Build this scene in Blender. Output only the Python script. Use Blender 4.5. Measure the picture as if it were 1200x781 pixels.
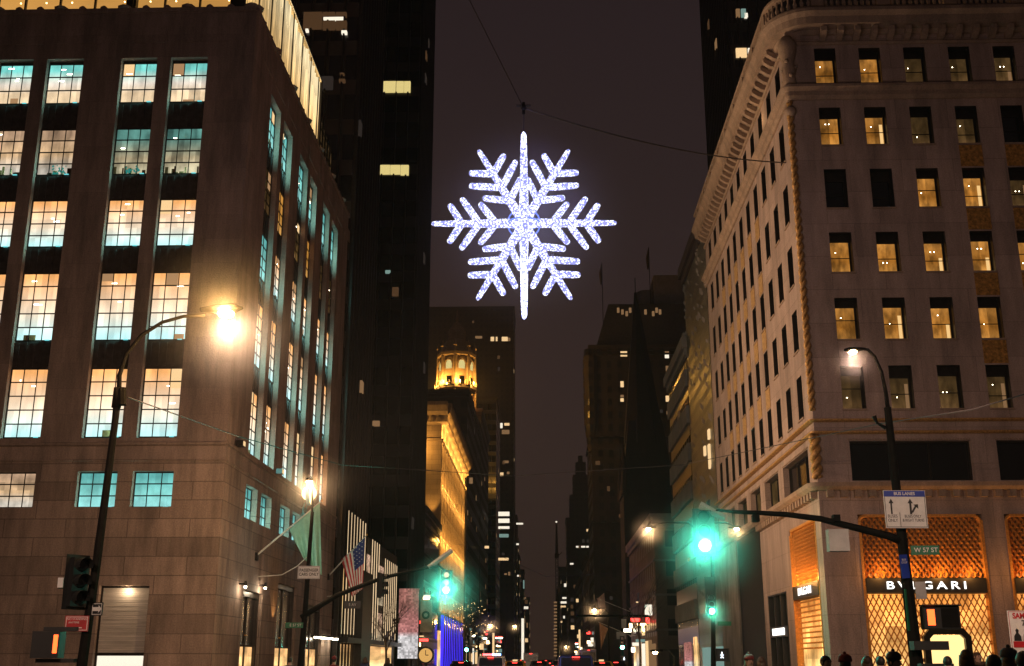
import bpy, math, random
from mathutils import Vector, Matrix
random.seed(7)
PI = math.pi
R = math.radians
S = bpy.context.scene
for o in list(bpy.data.objects): bpy.data.objects.remove(o)
col = S.collection

# ------------------------------------------------------------------ camera
F_PX, PITCH, CAM_Z = 1332.0, R(16.0), 1.65
YAW = math.atan(37 / (F_PX * math.cos(PITCH) + 382 * math.sin(PITCH)))
cam_d = bpy.data.cameras.new('camera'); cam = bpy.data.objects.new('camera', cam_d); col.objects.link(cam)
cam.location = (0, 0, CAM_Z); cam.rotation_euler = (PI / 2 + PITCH, 0, YAW)
cam_d.sensor_width = 36; cam_d.lens = 36 * F_PX / 1200
cam_d.clip_start = 0.1; cam_d.clip_end = 6000
S.camera = cam

def ray(px, py):
    u = px - 600; v = py - 390.5
    f = F_PX * math.cos(PITCH) + v * math.sin(PITCH); z = F_PX * math.sin(PITCH) - v * math.cos(PITCH)
    c, s = math.cos(YAW), math.sin(YAW)
    return (u * c - f * s, f * c + u * s, z)
def at(px, py, Y):                      # a point on the real plane y = Y
    r = ray(px, py); k = Y / r[1]
    return Vector((r[0] * k, Y, r[2] * k + CAM_Z))
def atx(px, py, X):                     # a point on the real plane x = X
    r = ray(px, py); k = X / r[0]
    return Vector((X, r[1] * k, r[2] * k + CAM_Z))

# ------------------------------------------------------------------ night sky and exposure
w = bpy.data.worlds.new('World'); S.world = w; w.use_nodes = True
nt = w.node_tree; nt.nodes.clear()
wo = nt.nodes.new('ShaderNodeOutputWorld'); bg = nt.nodes.new('ShaderNodeBackground')
tc = nt.nodes.new('ShaderNodeTexCoord'); sx = nt.nodes.new('ShaderNodeSeparateXYZ'); cr = nt.nodes.new('ShaderNodeValToRGB')
nt.links.new(tc.outputs['Generated'], sx.inputs[0]); nt.links.new(sx.outputs['Z'], cr.inputs[0])
nt.links.new(cr.outputs[0], bg.inputs[0]); nt.links.new(bg.outputs[0], wo.inputs[0])
cr.color_ramp.elements[0].position = 0.0; cr.color_ramp.elements[0].color = (0.040, 0.022, 0.015, 1)
cr.color_ramp.elements[1].position = 0.55; cr.color_ramp.elements[1].color = (0.020, 0.0125, 0.0135, 1)
e = cr.color_ramp.elements.new(0.22); e.color = (0.029, 0.0175, 0.0165, 1)
bg.inputs[1].default_value = 1.0
S.view_settings.view_transform = 'Standard'; S.view_settings.look = 'None'
S.view_settings.exposure = 0; S.view_settings.gamma = 1
S.render.engine = 'CYCLES'
cy = S.cycles
cy.max_bounces = 4; cy.diffuse_bounces = 2; cy.glossy_bounces = 2; cy.transmission_bounces = 3; cy.volume_bounces = 0
cy.transparent_max_bounces = 6; cy.use_denoising = True; cy.use_light_tree = True
cy.sample_clamp_indirect = 3.0; cy.caustics_reflective = False; cy.caustics_refractive = False
cy.sample_clamp_direct = 0

# ------------------------------------------------------------------ materials
MT = {}
def _new(name):
    m = bpy.data.materials.new(name); m.use_nodes = True; m.node_tree.nodes.clear(); MT[name] = m
    return m, m.node_tree
def N(t, kind, **kw):
    n = t.nodes.new('ShaderNode' + kind)
    for k, v in kw.items():
        if k in n.inputs.keys() if isinstance(k, str) else False: n.inputs[k].default_value = v
        else: setattr(n, k, v)
    return n
def mat(name, c, rough=0.7, metal=0.0, var=0.25, scale=1.5, bump=0.0, spec=0.5, stretch=None, c2=None):
    m, t = _new(name)
    out = N(t, 'OutputMaterial'); p = N(t, 'BsdfPrincipled'); t.links.new(p.outputs[0], out.inputs[0])
    p.inputs['Roughness'].default_value = rough; p.inputs['Metallic'].default_value = metal
    p.inputs['Specular IOR Level'].default_value = spec
    g = N(t, 'TexCoord'); mp = N(t, 'Mapping'); t.links.new(g.outputs['Object'], mp.inputs[0])
    if stretch: mp.inputs['Scale'].default_value = stretch
    no = N(t, 'TexNoise'); no.inputs['Scale'].default_value = scale; no.inputs['Detail'].default_value = 6; no.inputs['Roughness'].default_value = 0.65
    t.links.new(mp.outputs[0], no.inputs[0])
    r = N(t, 'ValToRGB'); t.links.new(no.outputs[0], r.inputs[0])
    lo = [x * (1 - var) for x in c]; hi = c2 if c2 else [min(1, x * (1 + var)) for x in c]
    r.color_ramp.elements[0].position = 0.32; r.color_ramp.elements[0].color = (*lo, 1)
    r.color_ramp.elements[1].position = 0.68; r.color_ramp.elements[1].color = (*hi, 1)
    t.links.new(r.outputs[0], p.inputs['Base Color'])
    if bump:
        b = N(t, 'Bump'); b.inputs['Strength'].default_value = bump; b.inputs['Distance'].default_value = 0.02
        t.links.new(no.outputs[0], b.inputs['Height']); t.links.new(b.outputs[0], p.inputs['Normal'])
    return m
def wallvec(t):
    """(x+y, z) of the object's own metres: runs along either kind of axis-aligned facade"""
    g = N(t, 'TexCoord'); s = N(t, 'SeparateXYZ'); t.links.new(g.outputs['Object'], s.inputs[0])
    a = N(t, 'Math', operation='ADD'); t.links.new(s.outputs[0], a.inputs[0]); t.links.new(s.outputs[1], a.inputs[1])
    c = N(t, 'CombineXYZ'); t.links.new(a.outputs[0], c.inputs[0]); t.links.new(s.outputs[2], c.inputs[1])
    return g, c, s
def ashlar(name, c, bw, bh, mortar=0.02, rough=0.8, var=0.22, dark=0.45, stain=0.35):
    """dressed stone laid in courses, with weather streaks"""
    m, t = _new(name)
    out = N(t, 'OutputMaterial'); p = N(t, 'BsdfPrincipled'); t.links.new(p.outputs[0], out.inputs[0])
    p.inputs['Roughness'].default_value = rough
    g, cv, s = wallvec(t)
    br = N(t, 'TexBrick'); t.links.new(cv.outputs[0], br.inputs[0])
    br.inputs['Scale'].default_value = 1; br.inputs['Brick Width'].default_value = bw; br.inputs['Row Height'].default_value = bh
    br.inputs['Mortar Size'].default_value = mortar; br.inputs['Mortar Smooth'].default_value = 0.4; br.inputs['Bias'].default_value = 0
    br.inputs['Color1'].default_value = (*[x * (1 - var * .6) for x in c], 1); br.inputs['Color2'].default_value = (*[x * (1 + var * .6) for x in c], 1)
    br.inputs['Mortar'].default_value = (*[x * dark for x in c], 1)
    n1 = N(t, 'TexNoise'); n1.inputs['Scale'].default_value = 0.9; n1.inputs['Detail'].default_value = 8; n1.inputs['Roughness'].default_value = .7
    mp = N(t, 'Mapping'); mp.inputs['Scale'].default_value = (1.2, 1.2, 0.22); t.links.new(g.outputs['Object'], mp.inputs[0]); t.links.new(mp.outputs[0], n1.inputs[0])
    r1 = N(t, 'ValToRGB'); t.links.new(n1.outputs[0], r1.inputs[0])
    r1.color_ramp.elements[0].position = .35; r1.color_ramp.elements[0].color = (1 - stain, 1 - stain, 1 - stain, 1)
    r1.color_ramp.elements[1].position = .7; r1.color_ramp.elements[1].color = (1.12, 1.1, 1.08, 1)
    n2 = N(t, 'TexNoise'); n2.inputs['Scale'].default_value = 14; n2.inputs['Detail'].default_value = 4; t.links.new(g.outputs['Object'], n2.inputs[0])
    r2 = N(t, 'ValToRGB'); t.links.new(n2.outputs[0], r2.inputs[0])
    r2.color_ramp.elements[0].position = .3; r2.color_ramp.elements[0].color = (.8, .8, .8, 1); r2.color_ramp.elements[1].position = .7; r2.color_ramp.elements[1].color = (1.15, 1.15, 1.15, 1)
    x1 = N(t, 'MixRGB', blend_type='MULTIPLY'); x1.inputs[0].default_value = 1; t.links.new(br.outputs[0], x1.inputs[1]); t.links.new(r1.outputs[0], x1.inputs[2])
    x2 = N(t, 'MixRGB', blend_type='MULTIPLY'); x2.inputs[0].default_value = 1; t.links.new(x1.outputs[0], x2.inputs[1]); t.links.new(r2.outputs[0], x2.inputs[2])
    t.links.new(x2.outputs[0], p.inputs['Base Color'])
    b = N(t, 'Bump'); b.inputs['Strength'].default_value = .5; b.inputs['Distance'].default_value = .03
    t.links.new(n2.outputs[0], b.inputs['Height']); t.links.new(b.outputs[0], p.inputs['Normal'])
    return m
def emit(name, c, s, sample=False):
    m, t = _new(name)
    out = N(t, 'OutputMaterial'); em = N(t, 'Emission'); em.inputs[0].default_value = (*c, 1); em.inputs[1].default_value = s
    t.links.new(em.outputs[0], out.inputs[0])
    m.cycles.emission_sampling = 'AUTO' if sample else 'NONE'
    return m
def lit_pane(name, bot, mid, top, s, cell=(3, 4), var=0.3, blotch=0.35, pos=(0.12, 0.45, 0.9)):
    """a lit room behind a pane: vertical run of colour, cell by cell variation, soft shapes"""
    m, t = _new(name)
    out = N(t, 'OutputMaterial'); em = N(t, 'Emission'); t.links.new(em.outputs[0], out.inputs[0])
    g = N(t, 'TexCoord'); sp = N(t, 'SeparateXYZ'); t.links.new(g.outputs['Generated'], sp.inputs[0])
    oi = N(t, 'ObjectInfo')
    r = N(t, 'ValToRGB'); t.links.new(sp.outputs[2], r.inputs[0])
    r.color_ramp.elements[0].position = pos[0]; r.color_ramp.elements[0].color = (*bot, 1)
    r.color_ramp.elements[1].position = pos[2]; r.color_ramp.elements[1].color = (*top, 1)
    e = r.color_ramp.elements.new(pos[1]); e.color = (*mid, 1)
    a = N(t, 'Math', operation='ADD'); t.links.new(sp.outputs[0], a.inputs[0]); t.links.new(sp.outputs[1], a.inputs[1])
    c = N(t, 'CombineXYZ'); t.links.new(a.outputs[0], c.inputs[0]); t.links.new(sp.outputs[2], c.inputs[1]); t.links.new(oi.outputs['Random'], c.inputs[2])
    mu = N(t, 'VectorMath', operation='MULTIPLY'); t.links.new(c.outputs[0], mu.inputs[0]); mu.inputs[1].default_value = (cell[0], cell[1], 57)
    fl = N(t, 'VectorMath', operation='FLOOR'); t.links.new(mu.outputs[0], fl.inputs[0])
    wn = N(t, 'TexWhiteNoise'); t.links.new(fl.outputs[0], wn.inputs[0])
    r2 = N(t, 'MapRange'); t.links.new(wn.outputs[0], r2.inputs[0]); r2.inputs[3].default_value = 1 - var; r2.inputs[4].default_value = 1 + var * .4
    no = N(t, 'TexNoise'); no.inputs['Scale'].default_value = 2.2; no.inputs['Detail'].default_value = 3
    m3 = N(t, 'VectorMath', operation='MULTIPLY'); t.links.new(c.outputs[0], m3.inputs[0]); m3.inputs[1].default_value = (1.3, 1, 31); t.links.new(m3.outputs[0], no.inputs[0])
    r3 = N(t, 'MapRange'); t.links.new(no.outputs[0], r3.inputs[0]); r3.inputs[1].default_value = .35; r3.inputs[2].default_value = .65
    r3.inputs[3].default_value = 1 - blotch; r3.inputs[4].default_value = 1.1
    q = N(t, 'Math', operation='MULTIPLY'); t.links.new(r2.outputs[0], q.inputs[0]); t.links.new(r3.outputs[0], q.inputs[1])
    q2 = N(t, 'Math', operation='MULTIPLY'); t.links.new(q.outputs[0], q2.inputs[0]); q2.inputs[1].default_value = s
    t.links.new(r.outputs[0], em.inputs[0]); t.links.new(q2.outputs[0], em.inputs[1])
    m.cycles.emission_sampling = 'NONE'
    return m
def facade_grid(name, wall, glass, pw, ph, fw=0.55, fh=0.55, rough=0.6, grough=0.12, streak=0.3):
    """a far facade: rows of unlit windows in a masonry or metal grid"""
    m, t = _new(name)
    out = N(t, 'OutputMaterial'); p = N(t, 'BsdfPrincipled'); t.links.new(p.outputs[0], out.inputs[0])
    g, cv, s = wallvec(t)
    def cellmask(sock, pitch, frac):
        d = N(t, 'Math', operation='DIVIDE'); t.links.new(sock, d.inputs[0]); d.inputs[1].default_value = pitch
        f = N(t, 'Math', operation='FRACT'); t.links.new(d.outputs[0], f.inputs[0])
        a = N(t, 'Math', operation='SUBTRACT'); t.links.new(f.outputs[0], a.inputs[0]); a.inputs[1].default_value = .5
        b = N(t, 'Math', operation='ABSOLUTE'); t.links.new(a.outputs[0], b.inputs[0])
        l = N(t, 'Math', operation='LESS_THAN'); t.links.new(b.outputs[0], l.inputs[0]); l.inputs[1].default_value = frac / 2
        return l.outputs[0]
    sc = N(t, 'SeparateXYZ'); t.links.new(cv.outputs[0], sc.inputs[0])
    mx = cellmask(sc.outputs[0], pw, fw); mz = cellmask(sc.outputs[1], ph, fh)
    q = N(t, 'Math', operation='MULTIPLY'); t.links.new(mx, q.inputs[0]); t.links.new(mz, q.inputs[1])
    n1 = N(t, 'TexNoise'); n1.inputs['Scale'].default_value = .25; n1.inputs['Detail'].default_value = 8; n1.inputs['Roughness'].default_value = .7; t.links.new(g.outputs['Object'], n1.inputs[0])
    r1 = N(t, 'MapRange'); t.links.new(n1.outputs[0], r1.inputs[0]); r1.inputs[1].default_value = .3; r1.inputs[2].default_value = .7; r1.inputs[3].default_value = 1 - streak; r1.inputs[4].default_value = 1 + streak
    wm = N(t, 'VectorMath', operation='SCALE'); wm.inputs[0].default_value = wall; t.links.new(r1.outputs[0], wm.inputs['Scale'])
    mi = N(t, 'MixRGB'); t.links.new(q.outputs[0], mi.inputs[0]); t.links.new(wm.outputs[0], mi.inputs[1]); mi.inputs[2].default_value = (*glass, 1)
    t.links.new(mi.outputs[0], p.inputs['Base Color'])
    ro = N(t, 'MapRange'); t.links.new(q.outputs[0], ro.inputs[0]); ro.inputs[3].default_value = rough; ro.inputs[4].default_value = grough
    t.links.new(ro.outputs[0], p.inputs['Roughness'])
    return m

ashlar('granite', (0.35, 0.255, 0.205), 3.2, 0.95, 0.03, dark=.55, var=.34, stain=.5)
ashlar('granite_smooth', (0.35, 0.255, 0.212), 2.4, 1.4, 0.012, dark=.8, var=.2, stain=.5)
ashlar('limestone', (0.42, 0.315, 0.27), 2.83, 1.87, 0.02, dark=.68, var=.16, stain=.4)
ashlar('limestone_trim', (0.36, 0.26, 0.19), 3.0, 6.0, 0.004, var=.06, stain=.4)
mat('gilt_stone', (0.45, 0.25, 0.08), .5, .3, .5, 9, .6)
mat('gold_brick', (0.50, 0.26, 0.06), .45, .45, .6, 6, .5)
mat('pale_gilt', (0.42, 0.26, 0.11), .6, .2, .35, 5, .5)
mat('dark_spandrel', (0.055, 0.045, 0.042), .45, .3, .4, 3, .2)
mat('bronze_frame', (0.03, 0.024, 0.02), .4, .6, .3, 4)
mat('black_metal', (0.018, 0.017, 0.017), .42, .7, .3, 5)
mat('pole_paint', (0.008, 0.0065, 0.006), .8, 0, .4, 6, .2, spec=.15)
mat('black_glass', (0.004, 0.004, 0.005), .2, 0, .2, 1, spec=.8)
mat('roof_tar', (0.05, 0.045, 0.04), .9)
mat('asphalt', (0.05, 0.05, 0.052), .75, 0, .35, 3, .3)
mat('paving', (0.22, 0.21, 0.2), .8, 0, .2, 2, .2)
mat('kerb_stone', (0.3, 0.29, 0.28), .8)
mat('road_paint', (0.7, 0.7, 0.68), .6, 0, .25, 5)
mat('cable', (0.05, 0.04, 0.035), .6)
mat('rope_white', (0.6, 0.58, 0.5), .7)
mat('steel_shutter', (0.55, 0.50, 0.44), .5, .15, .3, 1.2, .1, stretch=(.3, .3, 7))
mat('sign_white', (0.75, 0.74, 0.70), .5, 0, .1, 5)
mat('sign_black', (0.015, 0.015, 0.015), .5)
mat('sign_blue', (0.02, 0.05, 0.35), .5)
mat('sign_green', (0.01, 0.16, 0.07), .5)
mat('sign_red', (0.45, 0.015, 0.02), .5)
mat('sign_grey', (0.45, 0.44, 0.42), .5)
mat('teal_cloth', (0.26, 0.55, 0.42), .8, 0, .12, 3)
mat('flag_red', (0.5, 0.03, 0.03), .8, 0, .1, 3)
mat('flag_white', (0.72, 0.66, 0.58), .8, 0, .1, 3)
mat('flag_blue', (0.03, 0.04, 0.16), .8, 0, .1, 3)
mat('orange_flag', (0.5, 0.25, 0.12), .8, 0, .1, 3)
mat('pinkish_flag', (0.6, 0.42, 0.34), .8, 0, .1, 3)
mat('gold_leaf', (0.62, 0.28, 0.06), .5, .35, .3, 12, .3)
mat('statue_bronze', (0.1, 0.2, 0.17), .5, .4, .3, 9, .3)
mat('skin', (0.42, 0.25, 0.18), .6, 0, .08, 8)
mat('hair_dark', (0.02, 0.014, 0.01), .6)
mat('hair_brown', (0.07, 0.035, 0.018), .6)
mat('trousers', (0.02, 0.02, 0.028), .85)
mat('coat_black', (0.012, 0.012, 0.014), .85)
mat('coat_brown', (0.06, 0.035, 0.022), .85)
mat('coat_grey', (0.07, 0.07, 0.075), .85)
mat('coat_red', (0.18, 0.02, 0.02), .85)
mat('coat_blue', (0.02, 0.03, 0.08), .85)
mat('tyre', (0.012, 0.012, 0.012), .85)
mat('rim', (0.4, 0.4, 0.42), .3, .8)
mat('car_yellow', (0.7, 0.38, 0.02), .25, 0, .05)
mat('car_white', (0.6, 0.6, 0.62), .25, 0, .05)
mat('car_black', (0.01, 0.01, 0.012), .18, 0, .05)
mat('car_grey', (0.14, 0.14, 0.15), .25, .4, .05)
mat('car_blue', (0.02, 0.03, 0.12), .22, .2, .05)
mat('bark', (0.09, 0.065, 0.05), .9, 0, .3, 8, .5)
mat('banner_cloth', (0.42, 0.36, 0.26), .8, 0, .3, 1.2)
mat('wreath_green', (0.03, 0.09, 0.04), .8, 0, .5, 8)
mat('display_brown', (0.20, 0.10, 0.04), .5, 0, .4, 4)
facade_grid('bronze_glass', (0.035, 0.026, 0.022), (0.010, 0.008, 0.008), 1.5, 3.9, .82, .62, .35, .12)
facade_grid('black_tower', (0.012, 0.011, 0.012), (0.004, 0.004, 0.005), 1.6, 3.8, .9, .6, .3, .1)
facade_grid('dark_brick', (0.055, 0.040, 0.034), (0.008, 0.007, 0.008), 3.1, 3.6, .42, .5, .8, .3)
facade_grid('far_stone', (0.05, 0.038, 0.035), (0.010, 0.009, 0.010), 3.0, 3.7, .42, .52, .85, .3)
facade_grid('tan_stone', (0.17, 0.13, 0.10), (0.012, 0.010, 0.010), 2.9, 3.6, .4, .55, .85, .3)
facade_grid('green_mosaic', (0.10, 0.096, 0.08), (0.045, 0.042, 0.03), 0.8, 1.3, .6, .6, .5, .35, .5)
mat('stained_concrete', (0.20, 0.18, 0.16), .75, 0, .45, .8, .2, stretch=(1, 1, .5))
facade_grid('band_stone', (0.21, 0.185, 0.17), (0.21, 0.185, 0.17), 3, 3, .1, .1, .8, .8)
ashlar('church_stone', (0.018, 0.014, 0.013), 1.2, .5, .02)
ashlar('amber_stone', (0.34, 0.25, 0.17), 2.2, .8, .02, stain=.2)

CY = (0.30, 0.95, 0.95)
lit_pane('pane_cream', (0.60, 1.0, 1.0), (1.0, 0.80, 0.58), (1.0, 0.47, 0.16), 1.25, (3, 5), .22, .22, pos=(.05, .42, .95))
lit_pane('pane_top', (1.0, 0.74, 0.46), (1.0, 0.88, 0.74), (0.22, 0.75, 0.68), 1.1, (3, 3), pos=(.25, .5, .85))
lit_pane('pane_shop', (0.95, 0.85, 0.55), (0.62, 0.50, 0.30), (0.16, 0.42, 0.36), .8, (3, 4), .4, .6, pos=(.1, .35, .8))
lit_pane('pane_warm', (1.0, 0.9, 0.75), (1.0, 0.66, 0.36), (0.7, 0.45, 0.28), .85, (3, 4), .35, .5)
lit_pane('pane_cyan', (0.38, 0.92, 0.88), (0.28, 0.78, 0.72), (0.14, 0.50, 0.47), .95, (3, 3), .2, .3)
lit_pane('pane_amber', (1.0, 0.44, 0.09), (0.66, 0.25, 0.035), (0.85, 0.36, 0.07), .66, (1, 1), .55, .6, pos=(.0, .4, .95))
lit_pane('pane_dim', (0.42, 0.22, 0.08), (0.22, 0.12, 0.04), (0.18, 0.10, 0.035), .36, (1, 1), .5, .5, pos=(.0, .4, .95))
lit_pane('roof_amber', (1.0, 0.50, 0.13), (0.75, 0.34, 0.06), (0.95, 0.42, 0.08), .7, (1, 1), 0, .35)
lit_pane('roof_cream', (1.0, 0.60, 0.20), (1.0, 0.62, 0.24), (1.0, 0.80, 0.46), 1.35, (14, 5), .45, .6)
lit_pane('roof_dim', (0.45, 0.25, 0.07), (0.16, 0.09, 0.03), (0.06, 0.035, 0.015), .6, (5, 5), .7, .5)
lit_pane('shop_glow', (1.0, 0.80, 0.45), (1.0, 0.62, 0.25), (1.0, 0.55, 0.22), 1.5, (4, 4), .35, .6)
lit_pane('jewel_glow', (1.0, 0.62, 0.24), (1.0, 0.50, 0.14), (1.0, 0.36, 0.07), 2.0, (7, 6), .5, .7)
lit_pane('shop_brocade', (1.0, 0.78, 0.5), (0.8, 0.5, 0.3), (1.0, 0.62, 0.42), .75, (22, 30), .65, .7)
lit_pane('bill_red', (1.0, 0.95, 0.95), (0.75, 0.30, 0.28), (0.55, 0.22, 0.18), .8, (12, 40), .5, .3, pos=(.30, .38, .8))
lit_pane('blue_panel', (0.05, 0.03, 0.9), (0.07, 0.03, 0.85), (0.03, 0.04, 0.7), 1.7, (12, 1), .35, .2)
emit('win_warm', (1.0, 0.66, 0.32), 1.0); emit('win_yellow', (1.0, 0.80, 0.30), .75); emit('win_white', (1.0, 0.9, 0.72), 1.1); emit('win_dim', (1.0, 0.55, 0.25), .22); emit('win_faint', (1.0, 0.5, 0.22), .07); emit('win_ghost', (0.8, 0.6, 0.5), .03)
emit('win_teal', (0.5, 0.8, 0.7), .35)
emit('led_cyan', (0.22, 0.95, 1.0), .8)
emit('led_amber', (1.0, 0.50, 0.14), .8)
emit('spot_white', (1.0, 0.86, 0.62), 25); emit('spot_warm', (1.0, 0.62, 0.25), 8)
emit('lamp_glow', (1.0, 0.62, 0.22), 160); emit('lamp_white', (1.0, 0.85, 0.6), 14)
emit('signal_green', (0.14, 1.0, 0.72), 60); emit('signal_red', (1.0, 0.10, 0.02), 4); emit('walk_white', (0.8, 0.9, 1.0), 3)
emit('tail_red', (1.0, 0.04, 0.03), 6); emit('police_blue', (0.15, 0.4, 1.0), 12); emit('police_red', (1.0, 0.05, 0.05), 12); emit('head_white', (1, .92, .8), 10)
emit('curtain_glow', (1.0, 0.62, 0.24), .95); emit('blind_glow', (0.75, 0.42, 0.2), .55); emit('leaf_glow', (0.03, 0.30, 0.26), .7)  # room light given to curtains, blinds, furniture and leaves as own glow
emit('sign_letters', (1.0, 0.94, 0.86), 2.2); emit('clock_face', (1.0, 0.80, 0.42), 2.4); emit('fin_light', (1.0, 0.70, 0.40), .95)
emit('arch_light', (1.0, 0.66, 0.25), 1.7)

def snow_mat(nm='led_net', st=2.2):
    m, t = _new(nm)
    out = N(t, 'OutputMaterial'); em = N(t, 'Emission'); t.links.new(em.outputs[0], out.inputs[0])
    g = N(t, 'TexCoord')
    v = N(t, 'TexVoronoi'); v.inputs['Scale'].default_value = 12; t.links.new(g.outputs['Object'], v.inputs[0])
    n = N(t, 'TexNoise'); n.inputs['Scale'].default_value = 7; n.inputs['Detail'].default_value = 5; n.inputs['Roughness'].default_value = .8; t.links.new(g.outputs['Object'], n.inputs[0])
    a = N(t, 'Math', operation='ADD'); t.links.new(v.outputs['Distance'], a.inputs[0]); t.links.new(n.outputs[0], a.inputs[1])
    r = N(t, 'ValToRGB'); t.links.new(a.outputs[0], r.inputs[0])
    r.color_ramp.elements[0].position = .80; r.color_ramp.elements[0].color = (0.92, 0.94, 1.0, 1)
    r.color_ramp.elements[1].position = 1.12; r.color_ramp.elements[1].color = (0.16, 0.17, 0.42, 1)
    e = r.color_ramp.elements.new(.93); e.color = (0.62, 0.65, 0.95, 1)
    t.links.new(r.outputs[0], em.inputs[0]); em.inputs[1].default_value = st
    return m
snow_mat(); snow_mat('led_bright', 4.5)
emit('led_blue', (0.18, 0.28, 0.95), 1.2)

# ------------------------------------------------------------------ mesh helpers
class Face:
    """a facade: point(u along it, d outwards, z up)"""
    def __init__(s, o, u, n): s.o = Vector(o); s.u = Vector(u); s.n = Vector(n)
    def p(s, u, d, z): return s.o + s.u * u + s.n * d + Vector((0, 0, z))
class MB:
    def __init__(s): s.v = []; s.f = []; s.mi = []; s.m = 0
    def add(s, vs, fs):
        b = len(s.v); s.v += [tuple(x) for x in vs]
        for f in fs: s.f.append(tuple(i + b for i in f)); s.mi.append(s.m)
        return s
    def quad(s, a, b, c, d): return s.add([a, b, c, d], [(0, 1, 2, 3)])
    def hexa(s, p):
        return s.add(p, [(0, 3, 2, 1), (4, 5, 6, 7), (0, 1, 5, 4), (1, 2, 6, 5), (2, 3, 7, 6), (3, 0, 4, 7)])
    def box(s, x0, x1, y0, y1, z0, z1):
        return s.hexa([(x0, y0, z0), (x1, y0, z0), (x1, y1, z0), (x0, y1, z0), (x0, y0, z1), (x1, y0, z1), (x1, y1, z1), (x0, y1, z1)])
    def fbox(s, F, u0, u1, d0, d1, z0, z1):
        return s.hexa([F.p(u0, d1, z0), F.p(u1, d1, z0), F.p(u1, d0, z0), F.p(u0, d0, z0), F.p(u0, d1, z1), F.p(u1, d1, z1), F.p(u1, d0, z1), F.p(u0, d0, z1)])
    def fprof(s, F, u0, u1, prof):
        """a moulding: profile [(d, z)...] run from u0 to u1"""
        n = len(prof)
        vs = [F.p(u0, d, z) for d, z in prof] + [F.p(u1, d, z) for d, z in prof]
        return s.add(vs, [(i, (i + 1) % n, n + (i + 1) % n, n + i) for i in range(n)] + [tuple(range(n))[::-1], tuple(range(n, 2 * n))])
    def fwall(s, F, u0, u1, z0, z1, ops, depth):
        """wall plane with real openings and their reveals"""
        us = sorted({u0, u1} | {o[0] for o in ops} | {o[1] for o in ops}); zs = sorted({z0, z1} | {o[2] for o in ops} | {o[3] for o in ops})
        us = [x for x in us if u0 <= x <= u1]; zs = [x for x in zs if z0 <= x <= z1]
        for i in range(len(us) - 1):
            run = None
            for j in range(len(zs) - 1):
                cu, cz = (us[i] + us[i + 1]) / 2, (zs[j] + zs[j + 1]) / 2
                hole = any(o[0] < cu < o[1] and o[2] < cz < o[3] for o in ops)
                if not hole and run is None: run = zs[j]
                if hole and run is not None:
                    s.quad(F.p(us[i], 0, run), F.p(us[i + 1], 0, run), F.p(us[i + 1], 0, zs[j]), F.p(us[i], 0, zs[j])); run = None
            if run is not None: s.quad(F.p(us[i], 0, run), F.p(us[i + 1], 0, run), F.p(us[i + 1], 0, zs[-1]), F.p(us[i], 0, zs[-1]))
        for a, b, c, d in ops:
            D = -depth
            s.quad(F.p(a, 0, c), F.p(a, D, c), F.p(a, D, d), F.p(a, 0, d)); s.quad(F.p(b, 0, c), F.p(b, D, c), F.p(b, D, d), F.p(b, 0, d))
            s.quad(F.p(a, 0, c), F.p(b, 0, c), F.p(b, D, c), F.p(a, D, c)); s.quad(F.p(a, 0, d), F.p(b, 0, d), F.p(b, D, d), F.p(a, D, d))
        return s
    def tube(s, pts, rad, n=10, cap=True, flat=1.0):
        pts = [Vector(p) for p in pts]
        if not isinstance(rad, (list, tuple)): rad = [rad] * len(pts)
        rings = []; up = None
        for i, p in enumerate(pts):
            t = (pts[min(i + 1, len(pts) - 1)] - pts[max(i - 1, 0)]).normalized()
            if up is None:
                up = Vector((0, 0, 1)) if abs(t.z) < .95 else Vector((1, 0, 0))
            a = t.cross(up).normalized(); b = a.cross(t).normalized(); up = b
            rings.append([p + (a * math.cos(2 * PI * k / n) + b * math.sin(2 * PI * k / n) * flat) * rad[i] for k in range(n)])
        vs = [v for r in rings for v in r]
        fs = [(i * n + k, i * n + (k + 1) % n, (i + 1) * n + (k + 1) % n, (i + 1) * n + k) for i in range(len(pts) - 1) for k in range(n)]
        if cap: fs += [tuple(range(n))[::-1], tuple((len(pts) - 1) * n + k for k in range(n))]
        return s.add(vs, fs)
    def lathe(s, prof, c=(0, 0, 0), n=20, sx=1, sy=1):
        vs = [(c[0] + r * sx * math.cos(2 * PI * k / n), c[1] + r * sy * math.sin(2 * PI * k / n), c[2] + z) for r, z in prof for k in range(n)]
        fs = [(i * n + k, i * n + (k + 1) % n, (i + 1) * n + (k + 1) % n, (i + 1) * n + k) for i in range(len(prof) - 1) for k in range(n)]
        fs += [tuple(range(n))[::-1], tuple((len(prof) - 1) * n + k for k in range(n))]
        return s.add(vs, fs)
    def ball(s, c, r, n=12, sc=(1, 1, 1)):
        m = n // 2
        prof = [(max(1e-4, math.sin(PI * i / m)), -math.cos(PI * i / m)) for i in range(m + 1)]
        vs = [(c[0] + r * sc[0] * q * math.cos(2 * PI * k / n), c[1] + r * sc[1] * q * math.sin(2 * PI * k / n), c[2] + r * sc[2] * z) for q, z in prof for k in range(n)]
        return s.add(vs, [(i * n + k, i * n + (k + 1) % n, (i + 1) * n + (k + 1) % n, (i + 1) * n + k) for i in range(m) for k in range(n)])
    def extr(s, out, axis, a, b):
        """outline extruded along an axis ('x': (y,z) points, 'y': (x,z), 'z': (x,y))"""
        n = len(out)
        mk = {'x': lambda p, t: (t, p[0], p[1]), 'y': lambda p, t: (p[0], t, p[1]), 'z': lambda p, t: (p[0], p[1], t)}[axis]
        return s.add([mk(p, a) for p in out] + [mk(p, b) for p in out],
                     [(i, (i + 1) % n, n + (i + 1) % n, n + i) for i in range(n)] + [tuple(range(n))[::-1], tuple(range(n, 2 * n))])
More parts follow.
